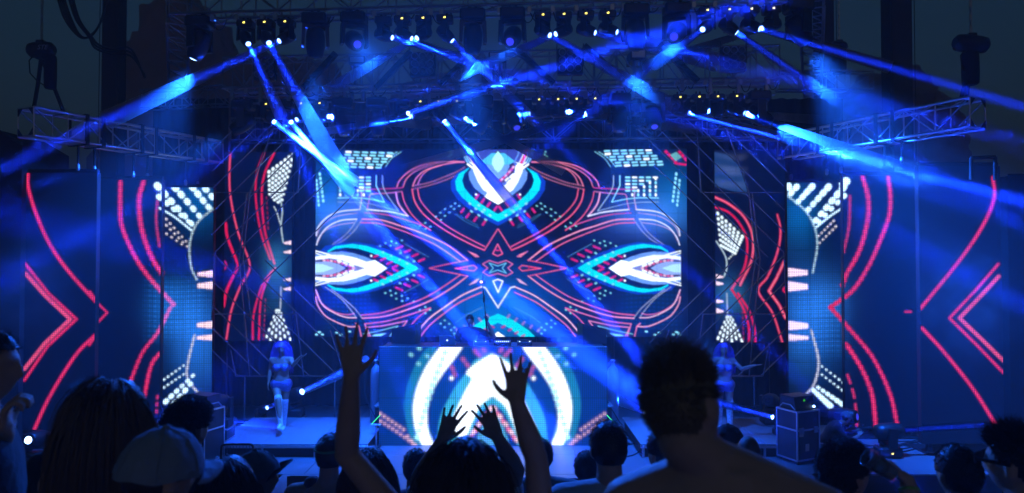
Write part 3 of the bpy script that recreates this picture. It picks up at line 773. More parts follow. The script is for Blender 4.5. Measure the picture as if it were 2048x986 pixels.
def inner_art(a, left):
    HP = (.85, .01, .09)
    if left:
        f = lambda pts: [(430 + u / 2.348, 280 + v / 2.348) for u, v in pts]
    else:
        f = lambda pts: [(1360 + u / 2.346, 280 + v / 2.346) for u, v in pts]
    def S(p, w, col=HP, **k): a.stroke(f(p), w, col, **k)
    FW = (1.25, 1.5, 1.6)
    if left:
        S([(68, 58), (65, 180), (75, 290), (110, 440), (165, 590), (120, 690), (80, 800), (58, 935)], 3.6, core=(1, .2, .35)); S([(50, 390), (60, 460), (112, 590)], 5); S([(112, 590), (60, 700), (44, 780)], 5); S([(48, 570), (55, 588), (48, 605)], 3)
        S([(228, 58), (195, 150), (190, 270), (215, 430), (260, 560)], 3.4); S([(275, 58), (230, 160), (218, 270), (235, 430), (280, 580)], 4); S([(240, 260), (250, 420)], 1.8, (.5, .02, .1), dot=(10, .6))
        S([(285, 600), (225, 680), (185, 820), (182, 935)], 3.2); S([(265, 620), (220, 740), (210, 935)], 3.4); S([(240, 740), (232, 935)], 1.8, (.5, .02, .1), dot=(10, .6))
        for r in range(7):
            for k in range(9):
                t = k / 8
                u = 365 - 19 * r - (t * (40 - 4 * r)) + 14 * (r - 2) * t * .4; v = 65 + 14 * r + t * (215 - 8 * r)
                if v < 310 and u > 235 + max(0, (v - 225)) * .7:
                    x, y = f([(u, v)])[0]; a.dot(x, y, 2.7, 3.6 - 1.4 * t, FW, .35)
        S([(300, 250), (315, 330), (310, 400), (320, 480)], 2.2, (.6, .8, .9)); S([(275, 310), (290, 340), (305, 390)], 1.8, FW, dot=(5, .6))
        a.glow(555, 530, 26, 42, (.02, .13, .3)); a.grid_lines(518, 480, 585, 640, 5, 5, (.02, .12, .24), .3)
        for y, h in ((482, 10), (525, 9), (655, 8), (698, 9)):
            a.poly(f([(322, y), (358, y - h), (358, y + h), (325, y + h * .6)]), (1.3, .95, 1.1), smooth=False)
        S([(312, 690), (310, 790)], 2, (.6, .7, .9))
        for r in range(6):
            for k in range(5):
                t = (k + .5 * (r % 2)) / 4.5; x, y = f([(300 + (r - 2.5) * (4 + 19 * t), 800 + 135 * t)])[0]; a.dot(x, y, 1.3 + .9 * t, 2.6 + 1.6 * t, FW, (r - 2.5) * -.14)
    else:
        a.poly(f([(165, 55), (240, 70), (300, 150), (320, 260), (165, 215)]), (.01, .05, .2), smooth=False); a.grid_lines(1425, 300, 1500, 385, 4, 30, (.1, .13, .3), .2)
        S([(165, 268), (230, 300), (300, 360), (340, 450), (335, 560), (280, 680)], 5, core=(1, .25, .4)); S([(165, 315), (230, 340), (285, 400), (315, 480), (300, 600), (240, 700)], 4.2)
        S([(458, 350), (472, 430), (455, 530), (410, 640), (365, 708), (430, 810), (475, 945)], 4, core=(1, .2, .35)); S([(488, 570), (450, 650), (415, 708), (460, 770), (492, 835)], 6, core=(1, .3, .45), smooth=False); S([(492, 690), (482, 702), (490, 714)], 3.5)
        for r in range(7):
            for k in range(7):
                t = k / 6; u = 178 + 19 * r - t * (6 + 8 * r) + 20 * t; v = 345 + 18 * r + t * (150 - 12 * r)
                if u > 163:
                    x, y = f([(u, v)])[0]; a.dot(x, y, 2.6, 3.6 - .9 * t, FW, -.4)
        S([(170, 475), (212, 545), (218, 600), (205, 640)], 2.2, (.6, .8, .9)); S([(225, 560), (255, 530)], 2, FW, dot=(5, .6))
        for y, h in ((640, 10), (672, 10), (755, 10), (800, 12)):
            a.poly(f([(203, y), (168, y - h), (168, y + h), (200, y + h * .6)]), (1.3, .95, 1.1), smooth=False)
        a.glow(1455, 590, 28, 36, (.02, .12, .3)); a.grid_lines(1430, 560, 1500, 640, 5, 5, (.02, .12, .24), .3)
        S([(240, 700), (290, 780), (318, 870), (320, 945)], 4); S([(270, 720), (320, 800), (345, 880), (350, 945)], 4); S([(290, 800), (295, 945)], 1.8, (.5, .02, .1), dot=(10, .6))
        S([(218, 720), (220, 830)], 2, (.6, .7, .9))
        for r in range(6):
            for k in range(5):
                t = (k + .5 * (r % 2)) / 4.5; x, y = f([(228 + (r - 2.5) * (5 + 18 * t), 830 + 110 * t)])[0]; a.dot(x, y, 1.3 + .9 * t, 2.6 + 1.6 * t, FW, (r - 2.5) * -.14)

def led_material(name, s):
    m = bpy.data.materials.new(name); m.use_nodes = True
    nt = m.node_tree; p = nt.nodes['Principled BSDF']
    p.inputs['Base Color'].default_value = (.004, .004, .005, 1); p.inputs['Roughness'].default_value = .5
    A = nt.nodes.new('ShaderNodeAttribute'); A.attribute_name = 'led'
    nt.links.new(A.outputs['Color'], p.inputs['Emission Color']); p.inputs['Emission Strength'].default_value = s
    return m
M_LED = led_material('led_pixels', 1.0)
M_LED.cycles.emission_sampling = 'AUTO'

def screen(name, label, rect, Y, artf, scale, cat='screen', depth=.12, group=None, smoothpix=True, base=(0, .004, .035), blur=0):
    x0, y0, x1, y1 = rect
    c = P((x0 + x1) / 2, (y0 + y1) / 2, Y); k = Y / FPX
    w, h = (x1 - x0) * k, (y1 - y0) * k
    t = thing(name, label, cat, (c.x, Y, c.z - h / 2), group)
    a = Art(rect, scale, base); artf(a)
    W, H = a.w, a.h
    for _ in range(blur):
        pd = np.pad(a.img, ((1, 1), (1, 1), (0, 0)), 'edge')
        a.img = (pd[:-2, 1:-1] + pd[2:, 1:-1] + pd[1:-1, :-2] + pd[1:-1, 2:] + 2 * pd[1:-1, 1:-1]) / 6
    # LED modules: slight differences and seams
    md = .5 / (w / W); rg = np.random.default_rng(int(rect[0]))
    mi = (np.arange(W) / md).astype(int); mj = (np.arange(H) / md).astype(int)
    fac = rg.uniform(.9, 1.06, (mj.max() + 1, mi.max() + 1))[mj][:, mi]
    seam = np.ones((H, W)); seam[:, np.flatnonzero(np.diff(mi))] = .7; seam[np.flatnonzero(np.diff(mj)), :] = .7
    if not smoothpix:
        seam = seam * np.where(np.arange(W) % 2, .62, 1)[None, :] * np.where(np.arange(H) % 2, .62, 1)[:, None] * 1.35
    g = np.clip(a.img, 0, None) * (fac * seam)[..., None]
    lx = np.linspace(c.x - w / 2, c.x + w / 2, W + 1); lz = np.linspace(c.z + h / 2, c.z - h / 2, H + 1)
    Xg, Zg = np.meshgrid(lx, lz)
    co = np.stack([Xg - c.x, np.full_like(Xg, -.004), Zg - (c.z - h / 2)], -1).reshape(-1, 3)
    i = np.arange(W * H); q = (i // W) * (W + 1) + i % W
    f = np.stack([q, q + W + 1, q + W + 2, q + 1], -1)
    me = bpy.data.meshes.new('led_face')
    me.vertices.add(len(co)); me.vertices.foreach_set('co', co.ravel().astype('f4'))
    me.loops.add(4 * W * H); me.loops.foreach_set('vertex_index', f.ravel().astype('i4'))
    me.polygons.add(W * H); me.polygons.foreach_set('loop_start', (np.arange(W * H) * 4).astype('i4'))
    me.update(calc_edges=True)
    if smoothpix:
        pad = np.pad(g, ((1, 1), (1, 1), (0, 0)), 'edge')
        vv = (pad[:-1, :-1] + pad[1:, :-1] + pad[:-1, 1:] + pad[1:, 1:]) / 4
        at = me.color_attributes.new('led', 'FLOAT_COLOR', 'POINT'); arr = np.ones((len(co), 4), 'f4'); arr[:, :3] = vv.reshape(-1, 3)
    else:
        at = me.color_attributes.new('led', 'FLOAT_COLOR', 'CORNER'); arr = np.ones((W * H, 4, 4), 'f4'); arr[..., :3] = g.reshape(-1, 1, 3); arr = arr.reshape(-1, 4)
    at.data.foreach_set('color', arr.ravel())
    me.materials.append(M_LED)
    inst(me, 'led_face', t, WM[t].copy())
    hx = w / 2
    MB().box((c.x - hx - .012, Y, c.z - h / 2 - .012), (c.x + hx + .012, Y + depth, c.z + h / 2 + .012), None, .006).obj('cabinet', M_BLACK, t)
    return t, c, w, h

main_t, mc, mw, mh = screen('main_screen', 'large centre LED screen with pink star and cyan eye pattern', (631, 298, 1374, 673), 16.0, main_art, .72, base=(0, .002, .02))
booth_t, bc, bw, bh = screen('booth_screen', 'low LED screen on the front of the booth with white arches', (760, 695, 1213, 889), 13.52, booth_art, .5, smoothpix=False, base=(0, .025, .22), blur=3)
SIDE = [('tall outermost left LED column with pink chevron pointing right', (50, 346, 190, 857), 13.33),
        ('tall middle left LED column with two wavy pink lines', (193, 360, 321, 835), 14.4),
        ('left LED column with white dot fan nearest the lattice', (322, 375, 425, 813), 15.58),
        ('right LED column with white dot fan nearest the lattice', (1576, 365, 1688, 820), 15.3),
        ('tall middle right LED column with two wavy pink lines', (1689, 351, 1838, 853), 14.1),
        ('tall outermost right LED column with pink chevron pointing left', (1841, 333, 2003, 884), 12.95)]
SIDE_T = []
for lab, rect, Y in SIDE:
    SIDE_T.append(screen('led_column', lab, rect, Y, side_art, .55, group='tall LED columns at the sides', smoothpix=False, blur=1, base=(0, .002, .02)))
INNER = [screen('inner_screen', 'narrow LED screen behind the left rod lattice', (449, 304, 584, 681), 16.1, lambda a: inner_art(a, True), .62, group='narrow screens beside the main screen'),
         screen('inner_screen', 'narrow LED screen behind the right rod lattice', (1430, 300, 1571, 684), 16.1, lambda a: inner_art(a, False), .62, group='narrow screens beside the main screen')]
# stands that carry the columns on the deck, and the ground frames of the flown screens
for t, c, w, h in SIDE_T:
    zb = c.z - h / 2
    for s in (-.4, .4):
        MB().box((c.x + s * w - .04, c.y + .02, .002), (c.x + s * w + .04, c.y + .1, zb - .013)).obj('foot_post', M_BLACK, t)
    MB().box((c.x - w * .48, c.y - .1, .001), (c.x + w * .48, c.y + .6, .03), None, .004).obj('base_plate', M_BLACK, t)
# ------------------------------------------------------------------ trusses
def box_truss(name, label, A, B, w, h, bay, m=M_ALU, r=.024, rb=.012, plates=True, cat='truss', faces='FTBU', side=None):
    A, B = Vector(A), Vector(B)
    d = (B - A); L = d.length; d.normalize()
    up = V(0, 0, 1); s = d.cross(up).normalized() if side is None else side
    up = s.cross(d).normalized()
    if up.z < 0: up = -up
    t = thing(name, label, cat, (A + B) / 2)
    cs = {}
    for i, a in enumerate((-1, 1)):
        for j, c in enumerate((-1, 1)):
            o = s * (a * w / 2) + up * (c * h / 2)
            cs[(a, c)] = o
            rod('chord', A + o, B + o, r, m, t)
    n = max(1, int(round(L / bay)))
    for k in range(n + 1):
        p = A + d * (L * k / n)
        for a in (-1, 1):
            rod('brace', p + cs[(a, -1)], p + cs[(a, 1)], rb, m, t, 6)
        rod('brace', p + cs[(-1, -1)], p + cs[(1, -1)], rb, m, t, 6)
        rod('brace', p + cs[(-1, 1)], p + cs[(1, 1)], rb, m, t, 6)
        if k < n:
            q = A + d * (L * (k + 1) / n); mid = (p + q) / 2
            for a in (-1, 1):
                if k % 2 == 0:
                    rod('brace', p + cs[(a, 1)], q + cs[(a, -1)], rb, m, t, 6)
                else:
                    rod('brace', p + cs[(a, -1)], q + cs[(a, 1)], rb, m, t, 6)
            rod('brace', p + cs[(-1, -1)], q + cs[(1, -1)], rb, m, t, 6)
            rod('brace', p + cs[(-1, 1)], q + cs[(1, 1)], rb, m, t, 6)
    return t, d, s, up, cs

def YT(x): return 11.5 - .65 * (x - 488) / 1059
def YM(x): return 13.7 - .65 * (x - 533) / 940
ZT, ZM = 7.70, 6.92          # heights at which the lamps hang
def at_z(x, Y, z):
    return V((x - 1024) / FPX * Y * (1 + 0.0), Y, z)

# top truss, seen from below
A, B = at_z(352, YT(352) + .3, ZT + .42), at_z(1628, YT(1628) + .3, ZT + .42)
top_truss = box_truss('roof_truss', 'uppermost aluminium truss along the top of the stage', A, B, .55, .5, .62, M_DALU, .026, .014)[0]
rod('lamp_pipe', at_z(380, YT(380), ZT + .06), at_z(1625, YT(1625), ZT + .06), .026, M_DALU, top_truss)
for k in range(22):
    x = 390 + k * 57
    rod('hanger', at_z(x, YT(x), ZT + .06), at_z(x, YT(x) + .04, ZT + .2), .014, M_DALU, top_truss, 6)
# middle truss
A, B = at_z(452, YM(452) + .2, 7.45), at_z(1556, YM(1556) + .2, 7.45)
mid_truss = box_truss('roof_truss', 'middle aluminium truss carrying four nine lamp blinders', A, B, .42, .62, .44, M_DALU, .025, .015)[0]
for dz, yy in ((-.2, .0), (-.26, .1), (-.44, 0)):
    rod('lamp_pipe', at_z(456, YM(456) - .06 + yy, 7.14 + dz + .1), at_z(1552, YM(1552) - .06 + yy, 7.14 + dz + .1), .022, M_DALU, mid_truss)
for k in range(20):
    x = 462 + k * 56.5
    MB().box((-.03, -.03, -.02), (.03, .03, .36), Matrix.Translation(at_z(x, YM(x) - .06, 6.78))).obj('hanger', M_DALU, mid_truss)
# rear truss above the main screen
box_truss('roof_truss', 'dim rear truss directly above the main screen', P(470, 262, 16.4), P(1562, 256, 15.9), .45, .52, .6, M_DALU, .024, .014)
box_truss('roof_truss', 'short dark truss beside the rear right chain hoist', P(1555, 163, 16.6), P(1742, 163, 16.4), .3, .44, .5, M_DALU, .022, .012)
box_truss('roof_truss', 'short dark truss left of the middle truss', P(290, 200, 16.6), P(458, 192, 16.2), .3, .44, .5, M_DALU, .022, .012)
# cross trusses which tie the roof together front to back
for x, lab in ((352, 'dark cross truss running back from the left roof corner'), (1628, 'dark cross truss running back from the right roof corner')):
    box_truss('cross_truss', lab, at_z(x, YT(x) + .65, 8.1), at_z(x, 18.2, 8.1), .4, .4, .8, M_DALU, .024, .013)

# side trusses that carry the LED columns
def side_truss(label, A, B):
    t, d, s, up, cs = box_truss('side_truss', label, A, B, .46, .5, .62, M_ALU, .028, .014)
    # gusseted end frame
    for e, sg in ((A, -1), (B, 1)):
        for a in (-1, 1):
            for c in (-1, 1):
                q = e + cs[(a, c)]
                M = frame_M(q, s * -a, up * -c, d * sg)
                MB().add([M @ V(0, 0, 0), M @ V(.15, 0, 0), M @ V(0, .15, 0), M @ V(0, 0, .012), M @ V(.15, 0, .012), M @ V(0, .15, .012)],
                         [(0, 2, 1), (3, 4, 5), (0, 1, 4, 3), (1, 2, 5, 4), (2, 0, 3, 5)]).obj('gusset', M_BLACK, t)
    return t, d, s, up, cs
LA, LB = P(52, 244, 12.3), P(432, 306, 16.2)
RA, RB = P(1955, 226, 11.6), P(1570, 296, 15.2)
lt = side_truss('aluminium truss over the left LED columns hung from a hoist', LA, LB)
rt = side_truss('aluminium truss over the right LED columns hung from a hoist', RA, RB)

# straps from the side trusses to the columns, wrapped round the truss
def strap(label, top, bottom, tr):
    t = thing('lifting_strap', label, 'strap', bottom, 'straps holding the LED columns')
    d, s, up = tr[1], tr[2], tr[3]
    w = .035
    b = MB()
    M = frame_M(top, d, s, up)
    hw, hh = .275, .295
    for (lo, hi) in (((-w, -hw, -hh), (w, hw, -hh + .014)), ((-w, -hw, hh - .014), (w, hw, hh)), ((-w, -hw, -hh + .014), (w, -hw + .014, hh - .014)), ((-w, hw - .014, -hh + .014), (w, hw, hh - .014))):
        b.box(lo, hi, M)
    b.obj('wrap', M_FAB, t)
    b = MB(); b.tube([top - V(0, 0, hh), (top + bottom) / 2, bottom], [.03, .026, .022], 6); b.obj('tail', M_FAB, t)
    MB().lathe([(.02, 0), (.035, .03), (.035, .1), (.018, .14)], 10, Matrix.Translation(bottom - V(0, 0, .13))).obj('shackle', M_STEEL, t)
names = ['left edge of the', 'middle of the', 'right edge of the']
for side, tr, Ae, Be, cols in (('left', lt, LA, LB, SIDE_T[:3]), ('right', rt, RA, RB, SIDE_T[3:][::-1])):
    for (t_, c, w_, h_), nm in zip(cols, ('outermost', 'middle', 'inner')):
        for f, pos in ((-.3, 'left'), (.3, 'right')):
            k = (c.y + f * .5 - Ae.y) / (Be.y - Ae.y)
            top = Ae.lerp(Be, min(.96, max(.05, k)))
            strap(f'black strap from the {side} truss to the {nm} {side} LED column, its {pos} one', top, V(top.x, top.y, max(c.z + h_ / 2 + .16, top.z - 1.2)), tr)
        # header bar on which the column hangs
        MB().box((c.x - w_ * .5, c.y + .02, c.z + h_ / 2 + .014), (c.x + w_ * .5, c.y + .1, c.z + h_ / 2 + .09), None, .01).obj('header_bar', M_BLACK, t_)

# ------------------------------------------------------------------ chain hoists
def hoist(label, x, y, Y, r, L, ang, bag, chain_up=None, text=None, leg_ends=()):
    c = P(x, y, Y)
    t = thing('chain_hoist', label, 'hoist', c)
    M = Matrix.Translation(c) @ Matrix.Rotation(ang, 4, 'Y') @ Matrix.Rotation(math.pi / 2, 4, 'Y')
    MB().lathe([(r * .55, -L / 2), (r * .92, -L / 2 + .05), (r, -L / 4), (r, L / 4), (r * .9, L / 2 - .05), (r * .5, L / 2)], 20, M).obj('motor_body', M_BLACK, t)
    MB().box((-.07, -.07, -r * 1.25), (.07, .07, r * 1.2), Matrix.Translation(c), .01).obj('gear_box', M_BLACK, t)
    pts = []; n = 46
    z0, z1 = c.z + r, 12.6
    b = MB()
    for i in range(n):
        z = z0 + (z1 - z0) * i / n; h = (z1 - z0) / n * .62
        if i % 2:
            b.box((c.x - .022, c.y - .008, z - h), (c.x + .022, c.y + .008, z + h))
        else:
            b.box((c.x - .008, c.y - .022, z - h), (c.x + .008, c.y + .022, z + h))
    b.obj('chain', M_STEEL, t)
    bx0, by0, bx1, by1 = bag
    a, e = P(bx0, by0, Y), P(bx1, by1, Y)
    m = (a + e) / 2; w = abs(e.x - a.x) / 2; h = abs(a.z - e.z) / 2
    MB().lathe([(w * .75, -h), (w * .95, -h * .9), (w, -h * .2), (w * .97, h * .8), (w * .85, h)], 14, Matrix.Translation(m)).obj('chain_bag', M_FAB, t)
    for le in leg_ends:
        b = MB(); b.tube([c - V(0, 0, r), (c - V(0, 0, r)).lerp(le, .5) + V(.01, 0, 0), le], .034, 8); b.obj('sling', M_FAB, t)
    b = MB(); q = c + V(-r * .7, -.03, -r * .6)
    b.tube([q, q + V(-.1, 0, -.12), q + V(-.08, 0, -.35), q + V(.06, 0, -.5), m - V(0, 0, h)], .012, 6); b.obj('control_cable', M_RUBBER, t)
    if text:
        cu = bpy.data.curves.new('hoist_lettering', 'FONT'); cu.body = text; cu.size = .12; cu.extrude = .002; cu.align_x = 'CENTER'; cu.align_y = 'CENTER'; cu.shear = .3
        oc = bpy.data.objects.new('lettering_curve', cu); COL.objects.link(oc)
        lm = bpy.data.meshes.new_from_object(oc.evaluated_get(bpy.context.evaluated_depsgraph_get())); bpy.data.objects.remove(oc)
        lm.materials.clear(); lm.materials.append(mat('pale_print', (.35, .37, .42), .6))
        link(bpy.data.objects.new('lettering', lm), t, Matrix.Translation(c + V(.12, -r - .012, .0)) @ Matrix.Rotation(math.pi / 2, 4, 'X'))
    return t
s_ = lt[2]; u_ = lt[3]
hoist('rounded chain hoist hanging over the near end of the left truss', 83, 100, 12.5, .145, .48, -.05, (90, 112, 112, 178), text='STE',
      leg_ends=(LA + lt[1] * .25 - s_ * .2 + u_ * .27, LA + lt[1] * .55 + s_ * .2 + u_ * .27))
hoist('cylindrical chain hoist hanging over the near end of the right truss', 1942, 88, 11.75, .15, .58, .1, (1924, 106, 1957, 170),
      leg_ends=(RA + rt[1] * .15 - rt[2] * .2 + rt[3] * .27, RA + rt[1] * .3 + rt[2] * .2 + rt[3] * .27))
hoist('small chain hoist by the right roof column', 1678, 92, 16.5, .12, .38, .1, (1664, 100, 1692, 148), leg_ends=(P(1668, 148, 16.5), P(1688, 148, 16.5)))
tag(MB().tube([P(1690, 185, 11.9), P(1900, 130, 11.8), P(1912, 95, 11.75), P(1900, 130, 11.7), P(1880, 190, 11.9)], .016, 6).obj('hanging_cable', M_RUBBER), 'black power cable hanging beside the right chain hoist', 'cable') if False else None

# sagging cable bundle at the left column
for i in range(7):
    o1, o2 = i * 4.5, i * 3
    if i < 4:
        pts = [P(112 + o1, -15, 17.9), P(128 + o1, 35, 17.9), P(152 + o2, 68 + i, 17.9), P(172 + o2, 76 - i, 17.9), P(196 + i, 55 - i * 2, 17.9), P(210 + i, 18 - i * 4, 18), P(216 + i, -20, 18.1)]
    else:
        j = i - 4
        pts = [P(116 + o1, -15, 17.8), P(138 + o1 * .8, 40, 17.8), P(166 + o2, 74, 17.8), P(190 + j * 3, 96 - j * 4, 17.8), P(222, 108 - j * 5, 17.9), P(262, 112 - j * 7, 18), P(290, 150 + j * 3, 18)]
    b = MB(); b.tube([V(*q) for q in catmull(pts, 5)], .028, 6)
    tag(b.obj('hanging_cable', M_RUBBER), 'black cable in the sagging bundle at the left roof column', 'cable', 'cables sagging to the left column')

# ------------------------------------------------------------------ moving head lamps
def head_meshes(k, lens_m):
    """k: scale; head points down its local -Z, lens at the end"""
    base = MB().box((-.135 * k, -.1 * k, -.125 * k), (.135 * k, .1 * k, 0), None, .02 * k)
    base.box((-.05 * k, -.02 * k, 0), (-.02 * k, .02 * k, .06)).box((.02 * k, -.02 * k, 0), (.05 * k, .02 * k, .06))
    yoke = MB()
    for s in (-1, 1):
        x = s * .13 * k
        yoke.add([V(x - s * .03 * k, -.05 * k, -.126 * k), V(x + s * .01 * k, -.05 * k, -.126 * k), V(x + s * .018 * k, -.045 * k, -.36 * k), V(x - s * .014 * k, -.045 * k, -.36 * k),
                  V(x - s * .03 * k, .05 * k, -.126 * k), V(x + s * .01 * k, .05 * k, -.126 * k), V(x + s * .018 * k, .045 * k, -.36 * k), V(x - s * .014 * k, .045 * k, -.36 * k)],
                 [(0, 1, 2, 3), (7, 6, 5, 4), (0, 4, 5, 1), (1, 5, 6, 2), (2, 6, 7, 3), (3, 7, 4, 0)])
    yoke.box((-.12 * k, -.045 * k, -.16 * k), (.12 * k, .045 * k, -.127 * k))
    head = MB().lathe([(.045 * k, .15 * k), (.085 * k, .13 * k), (.1 * k, .05 * k), (.1 * k, -.06 * k), (.085 * k, -.14 * k), (.072 * k, -.17 * k), (.062 * k, -.172 * k)], 18)
    lens = MB().lathe([(.001, -.184 * k), (.024 * k, -.183 * k), (.037 * k, -.178 * k), (.042 * k, -.1725 * k)], 16, None, True, False)
    return base.mesh('base', M_BLACK), yoke.mesh('yoke', M_BLACK), head.mesh('head_shell', M_BLACK), lens.mesh('lens', lens_m)
HM = {}
for k in (1.0, 1.55):
    for nm, lm in (('on', M_LENSON), ('dim', M_LENSDIM), ('off', M_LENSOFF), ('hot', M_LENSHOT)):
        HM[(k, nm)] = head_meshes(k, lm)
disp_me = MB().box((-.018, -.003, -.012), (.018, .0, .010)).box((.004, -.003, .0101), (.016, 0, .018)).mesh('display', M_DISP)
ORD = ['first', 'second', 'third', 'fourth', 'fifth', 'sixth', 'seventh', 'eighth', 'ninth', 'tenth', 'eleventh', 'twelfth', 'thirteenth', 'fourteenth', 'fifteenth', 'sixteenth']

def spot(parent, p, d, energy, deg, col=(.006, .05, 1.0), blend=.35, rad=.05):
    ld = bpy.data.lights.new('lamp', 'SPOT')
    ld.energy = energy; ld.spot_size = math.radians(deg); ld.spot_blend = blend; ld.color = col; ld.shadow_soft_size = rad
    o = bpy.data.objects.new('lamp', ld)
    q = d.to_track_quat('-Z', 'Y').to_matrix().to_4x4()
    return link(o, parent, Matrix.Translation(p) @ q)

BEAM_N = [0]
def beam_material(dens):
    m = bpy.data.materials.new('beam_cone_smoke'); m.use_nodes = True  # dense smoke for the cones added along each beam
    nt = m.node_tree; nt.nodes.clear()
    o = nt.nodes.new('ShaderNodeOutputMaterial'); p = nt.nodes.new('ShaderNodeVolumePrincipled')
    p.inputs['Color'].default_value = (.9, .95, 1, 1)
    tc = nt.nodes.new('ShaderNodeTexCoord'); sp = nt.nodes.new('ShaderNodeSeparateXYZ')
    nt.links.new(tc.outputs['Generated'], sp.inputs[0])
    r = nt.nodes.new('ShaderNodeMapRange'); r.inputs[1].default_value = 0; r.inputs[2].default_value = 1; r.inputs[3].default_value = 0; r.inputs[4].default_value = 1
    nt.links.new(sp.outputs[2], r.inputs[0])
    pw = nt.nodes.new('ShaderNodeMath'); pw.operation = 'POWER'; pw.inputs[1].default_value = 1.15
    nt.links.new(r.outputs[0], pw.inputs[0])
    n = nt.nodes.new('ShaderNodeTexNoise'); n.inputs['Scale'].default_value = 2.6; n.inputs['Detail'].default_value = 3
    ge = nt.nodes.new('ShaderNodeNewGeometry'); nt.links.new(ge.outputs['Position'], n.inputs['Vector'])
    r2 = nt.nodes.new('ShaderNodeMapRange'); r2.inputs[1].default_value = .32; r2.inputs[2].default_value = .68; r2.inputs[3].default_value = .55 * dens; r2.inputs[4].default_value = 1.45 * dens
    nt.links.new(n.outputs[0], r2.inputs[0])
    mu = nt.nodes.new('ShaderNodeMath'); mu.operation = 'MULTIPLY'
    nt.links.new(pw.outputs[0], mu.inputs[0]); nt.links.new(r2.outputs[0], mu.inputs[1])
    # thins out towards the rim of the shaft
    so = nt.nodes.new('ShaderNodeSeparateXYZ'); nt.links.new(tc.outputs['Object'], so.inputs[0])
    cb = nt.nodes.new('ShaderNodeCombineXYZ'); nt.links.new(so.outputs[0], cb.inputs[0]); nt.links.new(so.outputs[1], cb.inputs[1])
    ln = nt.nodes.new('ShaderNodeVectorMath'); ln.operation = 'LENGTH'; nt.links.new(cb.outputs[0], ln.inputs[0])
    w = nt.nodes.new('ShaderNodeMath'); w.operation = 'MULTIPLY_ADD'; w.inputs[1].default_value = -.027; w.inputs[2].default_value = .05; nt.links.new(so.outputs[2], w.inputs[0])
    dv = nt.nodes.new('ShaderNodeMath'); dv.operation = 'DIVIDE'; nt.links.new(ln.outputs['Value'], dv.inputs[0]); nt.links.new(w.outputs[0], dv.inputs[1])
    rm = nt.nodes.new('ShaderNodeMapRange'); rm.interpolation_type = 'SMOOTHSTEP'; rm.inputs[1].default_value = 1.0; rm.inputs[2].default_value = .1; rm.inputs[3].default_value = .6; rm.inputs[4].default_value = 1.0
    nt.links.new(dv.outputs[0], rm.inputs[0])
    m2 = nt.nodes.new('ShaderNodeMath'); m2.operation = 'MULTIPLY'; nt.links.new(mu.outputs[0], m2.inputs[0]); nt.links.new(rm.outputs[0], m2.inputs[1])
    nt.links.new(m2.outputs[0], p.inputs['Density']); nt.links.new(p.outputs[0], o.inputs['Volume'])
    return m
M_BEAM = beam_material(4.4); M_BEAM_THIN = beam_material(.45)
def beam(parent, p, d, L, deg, r0=.05, m=None):
    """smoke that drifts through the lamp's light"""
    r1 = r0 + L * math.tan(math.radians(deg / 2)) * 1.1
    M = Matrix.Translation(p - d * .04) @ d.to_track_quat('-Z', 'Y').to_matrix().to_4x4()
    me = MB().lathe([(r0 * .9, 0), (r0 + (r1 - r0) * .5, -L / 2), (r1, -L)], 16).mesh('beam_smoke_cone', m or M_BEAM)
    return inst(me, 'beam_smoke_cone', parent, M)

def shaft(parent, p, d, energy, deg, col=(.004, .034, 1.0), size=.075):
    """a collimated lamp: a small disc that shines within a narrow spread"""
    ld = bpy.data.lights.new('lamp', 'AREA')
    ld.shape = 'DISK'; ld.size = size; ld.energy = energy; ld.color = col; ld.spread = math.radians(deg)
    o = bpy.data.objects.new('lamp', ld)
    return link(o, parent, Matrix.Translation(p - d * .045) @ d.to_track_quat('-Z', 'Y').to_matrix().to_4x4())

def moving_head(label, p, d, k=1.0, lens='on', display=True, group=None, floor=False):
    """hangs from p (or stands on p) and points along d"""
    d = d.normalized()
    t = thing('moving_head_lamp', label, 'stage lamp', p, group)
    base, yoke, head, lensm = HM[(k, lens)]
    F = Matrix.Rotation(math.pi, 4, 'X') if floor else Matrix.Identity(4)
    B = Matrix.Translation(p)
    inst(base, 'base', t, B @ F if not floor else B @ F @ Matrix.Translation((0, 0, 0)) )
    ax = d.cross(V(0, 0, 1))
    ax = ax.normalized() if ax.length > .05 else V(1, 0, 0)
    pan = math.atan2(ax.y, ax.x)
    inst(yoke, 'yoke', t, B @ Matrix.Rotation(pan, 4, 'Z') @ F)
    c = p + V(0, 0, (.3 if floor else -.3) * k)
    q = d.to_track_quat('-Z', 'Y').to_matrix().to_4x4()
    h = inst(head, 'head_shell', t, Matrix.Translation(c) @ q)
    inst(lensm, 'lens', h, Matrix.Translation(c) @ q)
    if display:
        inst(disp_me, 'display', t, B @ Matrix.Translation((.0, -.1 * k - .001, (.06 if floor else -.06) * k)))
    return t, c + d * (.186 * k + .055), d

def aim(lx, ly, ex, ey, Y, Ye):
    return (P(ex, ey, Ye) - P(lx, ly, Y)).normalized()

# (display x, lens state, end pixel of the beam, end distance, strength, width in degrees)
TOPROW = [(488, 'on', (525, 150), 10.9, .5, 2.6), (529, 'on', (648, 285), 9.7, .6, 2.6), (570, 'on', (290, 205), 9.6, .6, 2.6),
          (765, 'on', (890, 106), 11.0, .5, 2.2), (804, 'on', (960, 137), 11.0, .35, 2.2), (846, 'on', (780, 108), 10.8, .12, 2.0), (889, 'on', (985, 160), 11.2, .35, 2.4),
          (1086, 'on', (1300, 185), 9.9, .4, 2.2), (1128, 'on', (1010, 112), 10.6, .15, 2.0), (1172, 'on', (1310, 98), 10.7, .45, 2.4), (1216, 'on', (1360, 98), 10.6, .55, 2.0),
          (1415, 'on', (1368, 86), 10.2, .2, 2.0), (1459, 'on', (1560, 125), 10.8, .3, 2.0), (1503, 'on', (1615, 86), 10.4, .45, 2.2), (1547, 'on', (1330, 118), 10.6, .15, 2.0)]
